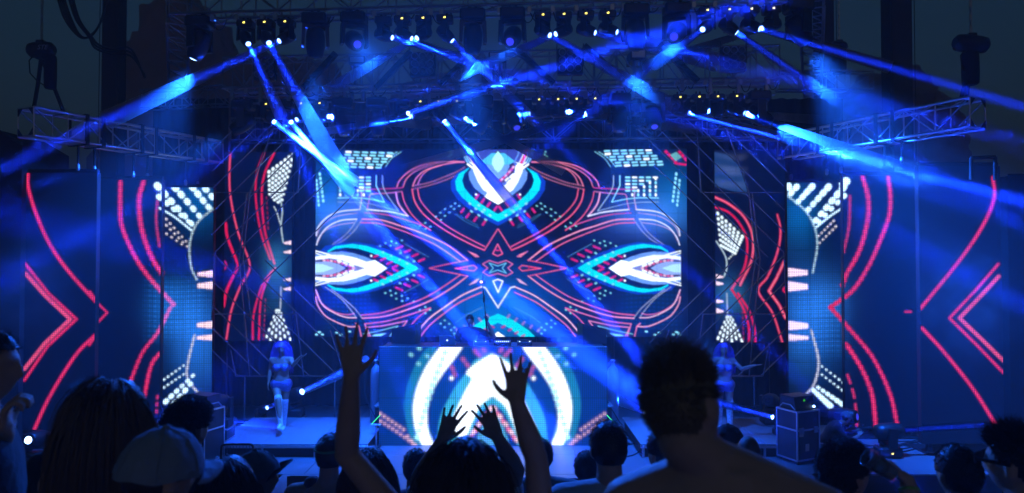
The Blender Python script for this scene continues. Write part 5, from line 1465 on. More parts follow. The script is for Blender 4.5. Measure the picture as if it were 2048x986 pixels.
def ellipsoid(mb, c, M3, r, n=16):
    """M3: 3x3 rotation"""
    prof = []
    vs = []; fs = []
    m = n // 2
    for i in range(1, m):
        th = math.pi * i / m
        for k in range(n):
            ph = 2 * math.pi * k / n
            vs.append(Vector(c) + M3 @ V(r[0] * math.sin(th) * math.cos(ph), r[1] * math.sin(th) * math.sin(ph), r[2] * math.cos(th)))
    top = len(vs); vs.append(Vector(c) + M3 @ V(0, 0, r[2])); vs.append(Vector(c) - M3 @ V(0, 0, r[2]))
    for i in range(m - 2):
        for k in range(n):
            a = i * n + k; b = i * n + (k + 1) % n
            fs.append((a, a + n, b + n, b))
    for k in range(n):
        fs.append((top, k, (k + 1) % n)); fs.append((top + 1, (m - 2) * n + (k + 1) % n, (m - 2) * n + k))
    mb.add(vs, fs, True)

def g2(x, z, sx, sz):
    return math.exp(-(x / sx) ** 2 - (z / sz) ** 2)

def head_pt(n, off=0.0):
    """unit direction -> point on a head about 0.23 m tall facing +Y"""
    x, y, z = n.x * (.074 + off), n.y * (.095 + off), n.z * (.116 + off)
    if n.z < 0:
        x *= 1 - .26 * (-n.z) ** 1.4
        if n.y < 0:
            y *= 1 - .42 * min(1, -n.z * 1.15) ** 1.2
        else:
            y *= 1 - .10 * (-n.z) ** 2
    if n.y > 0:
        f = min(1, n.y * 1.6)
        y += f * (.005 * g2(x, z - .026, .05, .012) - .011 * (g2(x - .032, z - .004, .017, .013) + g2(x + .032, z - .004, .017, .013))
                  + .013 * g2(x, z - .002, .009, .02) + .024 * g2(x, z + .026, .011, .018) + .008 * g2(x, z + .062, .022, .007) + .007 * g2(x, z + .076, .019, .006) - .004 * g2(x, z + .069, .025, .003)
                  + .009 * g2(x, z + .098, .02, .012))
    return V(x, y, z)

def head_mesh(mb, c, R, s):
    nu, nv = 56, 40
    vs = []; fs = []
    for i in range(1, nv):
        th = math.pi * i / nv
        for k in range(nu):
            ph = 2 * math.pi * k / nu
            n = V(math.sin(th) * math.cos(ph), math.sin(th) * math.sin(ph), math.cos(th))
            vs.append(c + R @ (head_pt(n) * s))
    top = len(vs); vs.append(c + R @ (head_pt(V(0, 0, 1)) * s)); vs.append(c + R @ (head_pt(V(0, 0, -1)) * s))
    for i in range(nv - 2):
        for k in range(nu):
            a = i * nu + k; b = i * nu + (k + 1) % nu
            fs.append((a, a + nu, b + nu, b))
    for k in range(nu):
        fs.append((top, k, (k + 1) % nu)); fs.append((top + 1, (nv - 2) * nu + (k + 1) % nu, (nv - 2) * nu + k))
    mb.add(vs, fs, True)
    for sd in (-1, 1):
        E = R @ Matrix.Rotation(sd * -.35, 3, 'Z') @ Matrix.Rotation(.15, 3, 'X')
        ellipsoid(mb, c + R @ (V(sd * .077, -.012, -.006) * s), E, (.009 * s, .02 * s, .033 * s), 12)
        ellipsoid(mb, c + R @ (V(sd * .074, .0, -.03) * s), E, (.008 * s, .011 * s, .012 * s), 10)

def remesh(mb, name, voxel, m, smooth=4):
    me = mb.mesh(name + '_raw', None)
    o = bpy.data.objects.new('remesh_tmp', me)
    COL.objects.link(o)
    md = o.modifiers.new('r', 'REMESH'); md.mode = 'VOXEL'; md.voxel_size = voxel; md.use_smooth_shade = True
    if smooth:
        ms = o.modifiers.new('s', 'SMOOTH'); ms.factor = .5; ms.iterations = smooth
    dg = bpy.context.evaluated_depsgraph_get()
    out = bpy.data.meshes.new_from_object(o.evaluated_get(dg))
    out.name = name
    bpy.data.objects.remove(o); bpy.data.meshes.remove(me)
    out.materials.clear(); out.materials.append(m)
    out.polygons.foreach_set('use_smooth', [True] * len(out.polygons))
    return out

def put(me, name, parent):
    me.transform(WM[parent].inverted())
    return inst(me, name, parent, WM[parent].copy())

def hand(mb, w, d, n, sd, curl=.25, spread=.12, thumb=.8, s=1.0, curls=None):
    """w wrist, d direction of the fingers, n palm normal, sd side of the thumb (+1/-1 along d x n)"""
    d = d.normalized(); n = (n - d * n.dot(d)).normalized(); l = d.cross(n) * sd
    L = .088 * s
    capsule(mb, w - d * .01, w + d * .03 * s, .021 * s, .024 * s, 8)
    lens = (.96, 1.06, 1.0, .78)
    for i in range(4):
        o = (1.5 - i) * .0205 * s
        base = w + d * (.012 * s) + l * o * .6
        kn = w + d * (L - .004 * s * abs(i - 1)) + l * o
        capsule(mb, base, kn, .014 * s, .0115 * s, 8)
        a = (1.5 - i) * spread
        dd = (d * math.cos(a) + l * math.sin(a)).normalized()
        c = curls[i] if curls else curl
        p = kn; r = .0102 * s
        nn = n
        for j, sl in enumerate((.046, .028, .023)):
            ang = c * (.7 if j == 0 else 1.0)
            dd2 = (dd * math.cos(ang) + nn * math.sin(ang)).normalized()
            nn = (nn * math.cos(ang) - dd * math.sin(ang)).normalized()
            dd = dd2
            q = p + dd * sl * lens[i] * s
            capsule(mb, p, q, r, r * .92, 8); p = q; r *= .92
    tb = w + d * .02 * s + l * .022 * s
    td = (d * (1 - thumb * .55) + l * thumb + n * .25).normalized()
    m1 = tb + td * .042 * s; capsule(mb, tb, m1, .016 * s, .012 * s, 8)
    td2 = (td * .8 + d * .4 + n * .15).normalized(); m2 = m1 + td2 * .032 * s; capsule(mb, m1, m2, .0115 * s, .0105 * s, 8)
    td3 = (td2 * .9 + d * .3).normalized(); capsule(mb, m2, m2 + td3 * .024 * s, .0105 * s, .0085 * s, 8)

SKIN = {}
def skin_mat(key):
    cols = {'fair': (.52, .31, .22), 'mid': (.36, .2, .13), 'dark': (.1, .055, .035)}
    return mat('skin_' + key, cols[key], .52, noise_amt=.1, noise_scale=30, bump=.08, bump_scale=160)
HAIRC = {'black': (.012, .01, .01), 'brown': (.045, .026, .016), 'light_brown': (.17, .105, .058), 'blond': (.22, .15, .075), 'violet': (.25, .12, .6), 'dark': (.02, .015, .012)}
def hair_mat(key):
    return mat('hair_' + key, HAIRC[key], .42, spec=.5, noise_amt=.4, noise_scale=70)

def scalp_ok(n, low=-.45, front=.42):
    if n.y > .25:
        lim = front * min(1.0, (n.y - .25) / .4) + .05
    elif n.y > -.25:
        lim = .05 - .25 * (.25 - n.y)
    else:
        lim = -.08 + (low + .08) * min(1, (-.25 - n.y) / .45)
    if abs(n.x) > .86 and n.y > -.35:
        lim = max(lim, .12)
    return n.z > lim

def strands_mesh(mb, roots, seg, w, rng):
    """roots: list of point lists"""
    for pts, ww in roots:
        vs = []; fs = []
        k = len(pts)
        for i, p in enumerate(pts):
            t = (pts[min(i + 1, k - 1)] - pts[max(0, i - 1)])
            t = t.normalized() if t.length > 1e-7 else V(0, 0, 1)
            u = t.orthogonal().normalized(); v = t.cross(u)
            r = ww * (1 - .85 * (i / (k - 1)) ** 1.6)
            for q in range(3):
                a = q * 2.0944
                vs.append(p + (u * math.cos(a) + v * math.sin(a)) * r)
        for i in range(k - 1):
            for q in range(3):
                a = i * 3 + q; b = i * 3 + (q + 1) % 3
                fs.append((a, b, b + 3, a + 3))
        mb.add(vs, fs, True)

def hair(parent, kind, c, R, s, colour, seed=1, length=None, thick=None, low=-.45):
    rng = random.Random(seed)
    mb = MB()
    th = thick if thick is not None else {'short': .012, 'tousled': .006, 'curly': .018, 'long': .016, 'wavy': .02, 'crop': .005}[kind]
    nu, nv = 40, 30
    idx = {}; vs = []; fs = []
    def pt(i, k):
        key = (i, k % nu)
        if key not in idx:
            a = math.pi * i / nv; ph = 2 * math.pi * k / nu
            n = V(math.sin(a) * math.cos(ph), math.sin(a) * math.sin(ph), math.cos(a))
            q = head_pt(n, th * (1 + .35 * noise.noise(n * 5 + V(seed, 0, 0))))
            idx[key] = len(vs); vs.append(c + R @ (q * s))
        return idx[key]
    for i in range(nv):
        for k in range(nu):
            a = math.pi * (i + .5) / nv; ph = 2 * math.pi * (k + .5) / nu
            n = V(math.sin(a) * math.cos(ph), math.sin(a) * math.sin(ph), math.cos(a))
            if scalp_ok(n, low):
                fs.append((pt(i, k), pt(i + 1, k), pt(i + 1, k + 1), pt(i, k + 1)))
    mb.add(vs, fs, True)
    roots = []
    N = {'short': 1500, 'tousled': 3200, 'curly': 1500, 'long': 1900, 'wavy': 1100, 'crop': 900}[kind]
    Lh = length if length else {'short': .02, 'tousled': .034, 'curly': .03, 'long': .42, 'wavy': .5, 'crop': .01}[kind]
    down = R.inverted() @ V(0, 0, -1)
    made = 0
    while made < N:
        n = V(rng.gauss(0, 1), rng.gauss(0, 1), rng.gauss(0, 1)).normalized()
        if not scalp_ok(n, low):
            continue
        made += 1
        p = head_pt(n, th * .7)
        if kind in ('short', 'tousled', 'crop'):
            back = V(.15 * rng.uniform(-1, 1), -.25 + rng.uniform(-.2, .2), .15)
            up = .75 if kind == 'tousled' else .5
            d = (n * up + back * .6 + (V(0, .2, .55) if kind == 'tousled' and n.z > .35 else V(0, -.1, -.25)) + V(rng.uniform(-.35, .35), rng.uniform(-.35, .35), rng.uniform(-.2, .3)) * .55).normalized()
            L = Lh * rng.uniform(.5, 1.25) * (1.5 if kind == 'tousled' and n.z > .45 and n.y > -.4 else 1) * (.3 + .75 * max(0, min(1, (n.z + .25) / .9)) ** 1.3)
            pts = [p, p + d * L * .5, p + (d + down * .35).normalized() * L]
            roots.append(([c + R @ (q * s) for q in pts], .0013 * rng.uniform(.6, 1.3)))
        elif kind == 'curly':
            t1 = n.orthogonal().normalized(); t2 = n.cross(t1); a0 = rng.uniform(0, 6.28); r = .007
            pts = [p + n * (.004 + Lh * j / 5) + (t1 * math.cos(a0 + j * 1.7) + t2 * math.sin(a0 + j * 1.7)) * r for j in range(6)]
            roots.append(([c + R @ (q * s) for q in pts], .0024))
        else:
            wav = .0 if kind == 'long' else .016
            side = 1 if n.x > 0 else -1
            seg = 9
            L = Lh * rng.uniform(.75, 1.05)
            # flows over the scalp, then hangs
            q = c + R @ (p * s)
            d = R @ (n * .12 + V(n.x * .22 + rng.uniform(-.12, .12), -.35 if n.y > -.3 else 0, .08)).normalized()
            pts = [q]; a0 = rng.uniform(0, 6.28)
            for j in range(seg):
                d = (d * .62 + V(0, 0, -1) * .5).normalized()
                q = q + d * L / seg
                # keep outside the head
                loc = R.inverted() @ ((q - c) / s)
                e = math.sqrt((loc.x / .09) ** 2 + (loc.y / .112) ** 2 + (loc.z / .13) ** 2)
                if e < 1 and loc.z > -.09:
                    loc = loc / max(e, .2); q = c + R @ (loc * s)
                if wav:
                    q = q + V(math.sin(a0 + j * 1.3), math.cos(a0 + j * 1.5), 0) * wav * .6
                pts.append(q)
            roots.append((pts, (.0025 if kind == 'long' else .0045) * rng.uniform(.6, 1.2)))
    strands_mesh(mb, roots, 0, 0, rng)
    return mb.obj('hair', hair_mat(colour), parent)

def rot_head(yaw, pitch, roll):
    return (Matrix.Rotation(math.radians(yaw), 3, 'Z') @ Matrix.Rotation(math.radians(pitch), 3, 'X') @ Matrix.Rotation(math.radians(roll), 3, 'Y'))

def cap(parent, c, R, s, m, brim_m, up=0.0, brim=True, back=False):
    mb = MB(); vs = []; fs = []
    nu, nv = 36, 12
    for i in range(nv + 1):
        a = math.radians(2 + 84 * i / nv)
        for k in range(nu):
            ph = 2 * math.pi * k / nu
            n = V(math.sin(a) * math.cos(ph), math.sin(a) * math.sin(ph), math.cos(a))
            q = V(n.x * .098, n.y * .118, n.z * .128 + .012)
            q.z += .004 * math.cos(ph * 6) * math.sin(a) ** 2
            q += n * .006 * noise.noise(n * 6 + V(c.x, c.y, 0))
            vs.append(c + R @ (q * s))
    for i in range(nv):
        for k in range(nu):
            a = i * nu + k; b = i * nu + (k + 1) % nu
            fs.append((a, a + nu, b + nu, b))
    fs.append(tuple(range(nu)))
    mb.add(vs, fs, True)
    o = mb.obj('cap', m, parent)
    MB().lathe([(.012 * s, 0), (.011 * s, .006 * s), (.002, .009 * s)], 10, Matrix.Translation(c) @ R.to_4x4() @ Matrix.Translation((0, 0, .141 * s))).obj('cap_button', m, o)
    for k in range(6):
        ph = math.pi / 6 + k * math.pi / 3
        pts = []
        for i in range(nv + 1):
            a = math.radians(2 + 84 * i / nv)
            n = V(math.sin(a) * math.cos(ph), math.sin(a) * math.sin(ph), math.cos(a))
            pts.append(c + R @ (V(n.x * .0985, n.y * .1185, n.z * .1285 + .012) * s + n * .006 * noise.noise(n * 6 + V(c.x, c.y, 0))))
        b = MB(); b.tube(pts, .0016, 4); b.obj('cap_seam', m, o)
    if brim:
        vs = []; fs = []; sg = -1 if back else 1
        for lay in (0, 1):
            for i in range(9):
                r = i / 8
                for k in range(13):
                    u = -1 + 2 * k / 12
                    x = u * .082 * (1 - .12 * r * r)
                    edge = math.sqrt(max(0, 1 - u * u * .82))
                    y = .108 * math.sqrt(max(0.02, 1 - (x / .1) ** 2)) + r * .075 * edge
                    z = .016 + .02 * r * math.tan(up) * 3 - .02 * u * u * (1 + r * .3) + lay * .004
                    vs.append(c + R @ (V(x, sg * y, z) * s))
        for lay in (0, 1):
            for i in range(8):
                for k in range(12):
                    a = lay * 117 + i * 13 + k
                    f = (a, a + 1, a + 14, a + 13)
                    fs.append(f if lay else f[::-1])
        ring = [k for k in range(13)] + [i * 13 + 12 for i in range(1, 9)] + [8 * 13 + k for k in range(11, -1, -1)] + [i * 13 for i in range(7, 0, -1)]
        for a, b in zip(ring, ring[1:] + ring[:1]):
            fs.append((a, b, b + 117, a + 117))
        MB().add(vs, fs, True).obj('cap_brim', brim_m, o)
    return o

NP = [0]
def person(label, feet, H, yaw=0, fem=False, skin='mid', voxel=.011, joints=None, hd=None, hrot=None, hscale=1.0, hands=None, top='tee', top_col=(.03, .03, .035), top_name=None, bottom_col=(.02, .022, .03),
           hair_kind='short', hair_col='brown', hair_len=None, hair_low=-.45, cat='person', bust=False, boots=False, shoes_col=(.02, .02, .02), broad=1.0):
    """joints: world points which replace the default standing joints"""
    NP[0] += 1
    f = Vector(feet)
    Rz = Matrix.Rotation(math.radians(yaw), 3, 'Z')
    def W(x, y, z): return f + Rz @ V(x * H, y * H, z * H)
    t = thing('person', label, cat, f)
    sw = (.105 if fem else .118) * broad; hw = .055
    J = dict(pelvis=W(0, 0, .53), neck=W(0, -.008, .832),
             shL=W(-sw, 0, .805), shR=W(sw, 0, .805), elL=W(-sw - .035, -.015, .63), elR=W(sw + .035, -.015, .63), wrL=W(-sw - .04, .035, .485), wrR=W(sw + .04, .035, .485),
             hipL=W(-hw, 0, .5), hipR=W(hw, 0, .5), knL=W(-hw - .005, .01, .28), knR=W(hw + .005, .01, .28), anL=W(-hw - .01, -.01, .045), anR=W(hw + .01, -.01, .045))
    if joints:
        J.update({k: Vector(v) for k, v in joints.items()})
    hs = H / 1.75 * hscale
    Rh = rot_head(*(hrot if hrot else (yaw, 0, 0)))
    hc = Vector(hd) if hd is not None else J['neck'] + Rz @ V(0, .02 * H, 0) + V(0, 0, .1 * H)
    lat_h = (J['hipR'] - J['hipL']).normalized(); lat_s = (J['shR'] - J['shL']).normalized()
    spine = J['neck'] - J['pelvis']
    chest_c = (J['shL'] + J['shR']) / 2
    def torso(mb, infl, s0=-.14, s1=1.0, shoulders=True):
        rings = [(-.16, .07, .058), (-.02, .098, .07), (.1, .1, .069), (.34, .08 if fem else .086, .058), (.58, .09 if fem else .098, .066), (.78, .098 if fem else .108, .062), (.92, .085 if fem else .095, .05), (1.0, .045, .042)]
        vs = []; fs = []; n = 22; R_ = []
        for s, w, dd in rings:
            if s < s0 - 1e-6 or s > s1 + 1e-6: continue
            k = min(1, max(0, s))
            cc = J['pelvis'] + spine * s
            if .3 < s < .97:
                pull = math.sin((s - .3) / .67 * math.pi) * .35
                cc = cc.lerp(V(chest_c.x, chest_c.y, cc.z) if False else cc, 0) if pull < 0 else cc
            lat = lat_h.lerp(lat_s, k).normalized(); up = spine.normalized(); fr = up.cross(lat).normalized(); lat = fr.cross(up).normalized()
            for q in range(n):
                a = 2 * math.pi * q / n
                ca, sa = math.cos(a), math.sin(a)
                ex = abs(ca) ** .8 * (1 if ca > 0 else -1); ey = abs(sa) ** .9 * (1 if sa > 0 else -1)
                vs.append(cc + lat * (w * H * broad + infl) * ex + fr * (dd * H + infl) * ey)
            R_.append(1)
        m = len(R_)
        for i in range(m - 1):
            for q in range(n):
                a = i * n + q; b = i * n + (q + 1) % n
                fs.append((a, b, b + n, a + n))
        fs.append(tuple(range(n - 1, -1, -1))); fs.append(tuple((m - 1) * n + q for q in range(n)))
        mb.add(vs, fs, True)
        if shoulders:
            for s in 'LR':
                capsule(mb, J['neck'] - V(0, 0, .008 * H), J['sh' + s], .036 * H + infl, .037 * H + infl * .8, 12)
                capsule(mb, J['pelvis'] + spine * .72 + (J['sh' + s] - chest_c) * .45, J['sh' + s], .05 * H + infl, .036 * H + infl, 12)
    body = MB()
    torso(body, 0)
    capsule(body, J['neck'] - V(0, 0, .015 * H), hc - Rh @ V(0, .022, .07) * hs, .037 * H * (.88 if fem else 1), .033 * H * (.86 if fem else 1), 14)
    head_mesh(body, hc, Rh, hs)
    k = .9 if fem else 1.0
    hspec = hands or {}
    for s in 'LR':
        sh, el, wr = J['sh' + s], J['el' + s], J['wr' + s]
        capsule(body, sh, el, .0315 * H * k, .025 * H * k, 12)
        mid = el.lerp(wr, .28)
        capsule(body, el, mid, .0245 * H * k, .0265 * H * k, 12); capsule(body, mid, wr, .0265 * H * k, .0165 * H * k, 12)
        hsp = hspec.get(s, {})
        d = Vector(hsp['d']) if 'd' in hsp else (wr - el).normalized()
        n = Vector(hsp['n']) if 'n' in hsp else Rz @ V(1 if s == 'L' else -1, 0, 0)
        sd = hsp.get('sd', 1)
        hand(body, wr, d, n, sd, hsp.get('curl', .35), hsp.get('spread', .05), hsp.get('thumb', .6), H / 1.75 * k, hsp.get('curls'))
        hip, kn, an = J['hip' + s], J['kn' + s], J['an' + s]
        capsule(body, hip, kn, .053 * H, .034 * H, 12)
        cm = kn.lerp(an, .3)
        capsule(body, kn, cm, .033 * H, .034 * H, 12); capsule(body, cm, an, .034 * H, .021 * H, 12)
        to = J.get('toe' + s, an + Rz @ V(0, .09 * H, 0) - V(0, 0, .028 * H))
        capsule(body, an - V(0, 0, .02 * H) - (to - an).normalized() * .02, to, .024 * H, .02 * H, 10)
    if bust:
        up = spine.normalized(); fr = up.cross(lat_s).normalized()
        for s in (-1, 1):
            ellipsoid(body, J['pelvis'] + spine * .64 + lat_s * s * .045 * H + fr * .055 * H, Matrix.Identity(3), (.036 * H, .034 * H, .036 * H), 14)
    put(remesh(body, 'body', voxel, skin_mat(skin)), 'body', t)
    # clothes
    cl = MB()
    cv = max(.01, voxel)
    if top in ('tee', 'tank', 'long'):
        torso(cl, .013, -.16, 1.0 if top != 'tank' else .92, top != 'tank')
        if top == 'tank':
            for s in 'LR':
                q = J['neck'].lerp(J['sh' + s], .5)
                capsule(cl, q + V(0, 0, .022 * H), J['pelvis'] + spine * .75 + (J['sh' + s] - chest_c) * .5, .028 * H, .05 * H, 10)
        else:
            for s in 'LR':
                sh, el, wr = J['sh' + s], J['el' + s], J['wr' + s]
                e = sh.lerp(el, .62)
                if top == 'tee':
                    capsule(cl, sh, e, .041 * H, .038 * H, 12)
                else:
                    capsule(cl, sh, el, .041 * H, .034 * H, 12); capsule(cl, el, wr, .034 * H, .024 * H, 12)
        nm = top_name or {'tee': 'shirt', 'tank': 'tank_top', 'long': 'jacket'}[top]
        put(remesh(cl, nm, cv, mat('cloth_%.2f_%.2f_%.2f' % tuple(top_col), top_col, .85, noise_amt=.2, noise_scale=9, bump=.35, bump_scale=22, sheen=.2), 3), nm, t)
    elif top == 'show':
        c1_ = MB(); torso(c1_, .008, .5, .8, False) if False else None
        up = spine.normalized(); fr = up.cross(lat_s).normalized()
        for s in (-1, 1):
            ellipsoid(c1_, J['pelvis'] + spine * .64 + lat_s * s * .045 * H + fr * .057 * H, Matrix.Identity(3), (.047 * H, .042 * H, .045 * H), 14)
        m_ = mat('sequin_fabric', (.2, .2, .5), .3, .4, noise_amt=.6, noise_scale=60, bump=.6, bump_scale=70)
        capsule(c1_, J['pelvis'] + spine * .62 - lat_s * .075 * H, J['pelvis'] + spine * .62 + lat_s * .075 * H, .034 * H, .034 * H, 10)
        torso(c1_, .012, .58, .78, False)
        put(remesh(c1_, 'bra_top', .01, m_, 2), 'bra_top', t)
        c2_ = MB(); torso(c2_, .012, -.16, .1, False)
        capsule(c2_, J['pelvis'] - lat_h * .05 * H, J['pelvis'] + lat_h * .05 * H, .076 * H, .076 * H, 14)
        for s in 'LR':
            capsule(c2_, J['hip' + s], J['hip' + s].lerp(J['kn' + s], .1), .059 * H, .057 * H, 12)
        put(remesh(c2_, 'shorts', .01, m_, 2), 'shorts', t)
    if top != 'show':
        pm = mat('trouser_%.2f_%.2f_%.2f' % tuple(bottom_col), bottom_col, .85, noise_amt=.2, noise_scale=12, bump=.3, bump_scale=25)
        pn = MB()
        torso(pn, .016, -.16, .1, False)
        for s in 'LR':
            capsule(pn, J['hip' + s], J['kn' + s], .06 * H, .042 * H, 12); capsule(pn, J['kn' + s], J['an' + s] + V(0, 0, .02), .042 * H, .032 * H, 12)
        put(remesh(pn, 'trousers', max(.014, voxel), pm, 3), 'trousers', t)
    for s in 'LR':
        an = J['an' + s]; kn = J['kn' + s]
        to = J.get('toe' + s, an + Rz @ V(0, .09 * H, 0) - V(0, 0, .028 * H))
        shb = MB()
        capsule(shb, an - V(0, 0, .018 * H) - (to - an).normalized() * .03, to, .028 * H, .024 * H, 12)
        if boots:
            capsule(shb, an - V(0, 0, .01 * H), kn.lerp(J['hip' + s], .22), .03 * H, .044 * H, 14)
            put(remesh(shb, 'boot', .009, mat('white_boot', (.7, .7, .75), .35, noise_amt=.15, noise_scale=25, bump=.5, bump_scale=26), 3), 'boot', t)
        else:
            put(remesh(shb, 'shoe', .012, mat('shoe_leather', shoes_col, .6), 2), 'shoe', t)
    if hair_kind and hair_kind != 'none':
        hair(t, hair_kind, hc, Rh, hs, hair_col, NP[0] * 13 + 5, hair_len, None, hair_low)
    return t, hc, Rh, hs, J

def stand(label, x, ytop, Y, bx=None, zf=None, extra=.012, **kw):
    """a person whose head top shows at pixel (x, ytop) at distance Y; bx: pixel column of the body"""
    topz = P(x, ytop, Y).z - extra
    fy = kw.pop('fy', Y)
    fz = step_z(fy) if zf is None else zf
    X = P(bx if bx is not None else x, ytop, Y).x
    H = topz - fz
    hx = P(x, ytop, Y).x
    Hc = min(1.93, max(1.5, H))
    if abs(Hc - H) > .02:
        print('HEIGHT', label[:40], round(H, 2))
    s = Hc / 1.75 * kw.get('hscale', 1.0)
    yaw = kw.get('yaw', 0)
    if 'hd' not in kw:
        kw['hd'] = V(hx, Y, topz - .116 * s)
    # the neck stays under the head when the head is moved sideways
    return person(label, (X, fy - .02, fz + .003), Hc, **kw)
# ------------------------------------------------------------------ the audience
GR = 'people watching from the terraces'
def crowd(label, *a, **k):
    r = stand(label, *a, **k); r[0]['group'] = GR
    return r
# big bare shouldered man right of centre
p15 = crowd('shirtless man with tousled light hair, largest head right of centre', 1366, 704, 1.62, bx=1446, yaw=-12, hrot=(-46, -6, -15), skin='fair', voxel=.0075, top='none', hair_kind='tousled', hair_col='blond', hair_low=-.62, broad=1.03,
            joints=dict(neck=P(1444, 925, 1.6)))
# woman with both arms up in front of the booth
w10 = P(932, 870, 2.0)
p10 = crowd('person with long brown hair in front of the booth, both arms raised high', 932, 874, 2.0, fem=True, skin='fair', voxel=.0055, top='tank', top_col=(.05, .05, .06), hair_kind='long', hair_col='brown', hair_len=.4,
            joints=dict(shL=P(802, 1040, 2.0), elL=P(693, 908, 1.96), wrL=P(703, 755, 1.9), shR=P(1082, 1040, 2.0), elR=P(1072, 915, 1.98), wrR=P(1034, 806, 1.93)),
            hands=dict(L=dict(d=(-.06, .18, 1), n=(0, 1, -.15), sd=-1, curl=.08, spread=.2, thumb=.8), R=dict(d=(-.02, .42, .9), n=(0, 1, -.4), sd=1, curl=.1, spread=.2, thumb=.8)))
# person behind her with bent arms and a white shirt
crowd('person in white shirt half hidden, bent arms meeting above the brown haired head', 922, 893, 3.3, skin='mid', voxel=.006, top='tee', top_col=(.7, .7, .72), hair_kind='short', hair_col='dark',
      joints=dict(elL=P(838, 958, 3.2), wrL=P(884, 882, 3.1), elR=P(1032, 940, 3.2), wrR=P(996, 876, 3.1)),
      hands=dict(L=dict(d=(.3, .35, .75), n=(.1, .8, -.4), sd=-1, curl=.12, spread=.2), R=dict(d=(-.38, .3, .7), n=(-.1, .8, -.4), sd=1, curl=.16, spread=.16)))
crowd('man with profile face at the left edge of the picture', -26, 658, 2.33, bx=-22, yaw=-62, hrot=(-80, 0, 0), skin='fair', voxel=.0075, top='tank', top_col=(.01, .01, .012), hair_kind='short', hair_col='dark',
      joints=dict(elR=P(-60, 960, 2.1), elL=P(-40, 965, 2.3), wrL=P(10, 868, 2.28)), hands=dict(L=dict(d=(.05, 0, 1), n=(.7, .3, 0), sd=1, curl=1.1)))
crowd('woman with long light brown hair and black tank top at the left', 236, 760, 2.25, fem=True, skin='fair', voxel=.009, top='tank', top_col=(.008, .008, .01), hair_kind='long', hair_col='light_brown', hair_len=.46)
crowd('dark haired person just behind the light brown haired woman', 186, 772, 2.95, skin='mid', top='tee', top_col=(.01, .01, .012), hair_kind='tousled', hair_col='black', yaw=-8)
c3_ = crowd('person in a pale blue grey cap seen from behind at lower left', 320, 866, 1.77, skin='fair', voxel=.0085, yaw=-28, hrot=(-34, -4, 6), top='tee', top_col=(.03, .035, .05), hair_kind='crop', hair_col='brown')
cap(c3_[0], c3_[1], c3_[2], c3_[3] * 1.03, mat('cap_blue_grey', (.26, .3, .36), .85, noise_amt=.18, noise_scale=14, bump=.4, bump_scale=30), mat('cap_blue_grey', (.26, .3, .36)), .0)
crowd('man with thick black hair left of the flight case, ear showing', 378, 802, 3.1, skin='mid', yaw=-18, hrot=(-26, 0, 0), top='tee', top_col=(.015, .015, .02), hair_kind='curly', hair_col='black')
c5_ = crowd('person in a flipped up cap with profile face below the office chair', 514, 905, 3.3, skin='mid', yaw=-60, hrot=(-82, 4, 0), top='tee', top_col=(.05, .05, .06), hair_kind='short', hair_col='dark')
cap(c5_[0], c5_[1], c5_[2], c5_[3], mat('cap_grey_green', (.12, .13, .13), .9, noise_amt=.3, noise_scale=40), mat('cap_black', (.012, .012, .014), .8), .75)
crowd('woman with long black hair in front of the flipped up cap', 460, 914, 2.45, fem=True, skin='mid', top='tee', top_col=(.01, .01, .012), hair_kind='long', hair_col='black')
crowd('hunched dark haired person low at the left below the bright lamp', 132, 872, 2.9, skin='mid', top='long', top_col=(.01, .01, .013), hair_kind='short', hair_col='black', yaw=-15)
h8 = crowd('person with headband behind the raised left arm', 661, 868, 4.2, skin='mid', top='tank', top_col=(.03, .03, .04), hair_kind='short', hair_col='dark')
b = MB(); b.tube([h8[1] + h8[2] @ (V(.09 * math.cos(a), .112 * math.sin(a), .045) * h8[3]) for a in [k * math.pi / 12 for k in range(25)]], .007, 6); b.obj('headband', mat('headband_green', (.05, .25, .12), .7), h8[0])
crowd('woman with shiny dark hair just right of the raised left arm', 742, 894, 3.3, fem=True, skin='mid', top='tee', top_col=(.02, .02, .02), hair_kind='long', hair_col='brown', hair_len=.34)
crowd('person with cropped dark hair and dark red shirt left of the booth arms', 832, 898, 4.3, skin='mid', top='tee', top_col=(.12, .01, .012), hair_kind='short', hair_col='black')
crowd('person in grey shirt behind the raised right arm', 1082, 878, 4.6, bx=1086, skin='mid', top='tee', top_col=(.18, .19, .2), hair_kind='short', hair_col='brown')
crowd('man with short spiky hair and pale shirt right of the booth', 1217, 842, 3.25, skin='fair', voxel=.009, top='tee', top_col=(.5, .5, .52), hair_kind='short', hair_col='dark', hair_len=.022)
crowd('dark haired person partly hidden left of the spiky haired man', 1172, 903, 4.9, skin='mid', top='tee', top_col=(.03, .03, .04), hair_kind='short', hair_col='black')
crowd('person with short hair beyond the left shoulder of the shirtless man', 1326, 862, 3.6, skin='mid', yaw=25, hrot=(30, 0, 0), top='tee', top_col=(.02, .02, .03), hair_kind='short', hair_col='dark')
crowd('person with shaved head beyond the right shoulder of the shirtless man', 1497, 868, 4.5, skin='dark', top='tee', top_col=(.02, .02, .02), hair_kind='none')
c16 = crowd('person in a black cap behind the neck of the shirtless man', 1456, 852, 5.4, skin='mid', yaw=-70, hrot=(-84, 0, 0), top='tee', top_col=(.02, .02, .02), hair_kind='crop', hair_col='dark')
cap(c16[0], c16[1], c16[2], c16[3], mat('cap_black', (.012, .012, .014), .8), mat('cap_black', (.012, .012, .014), .8), .1)
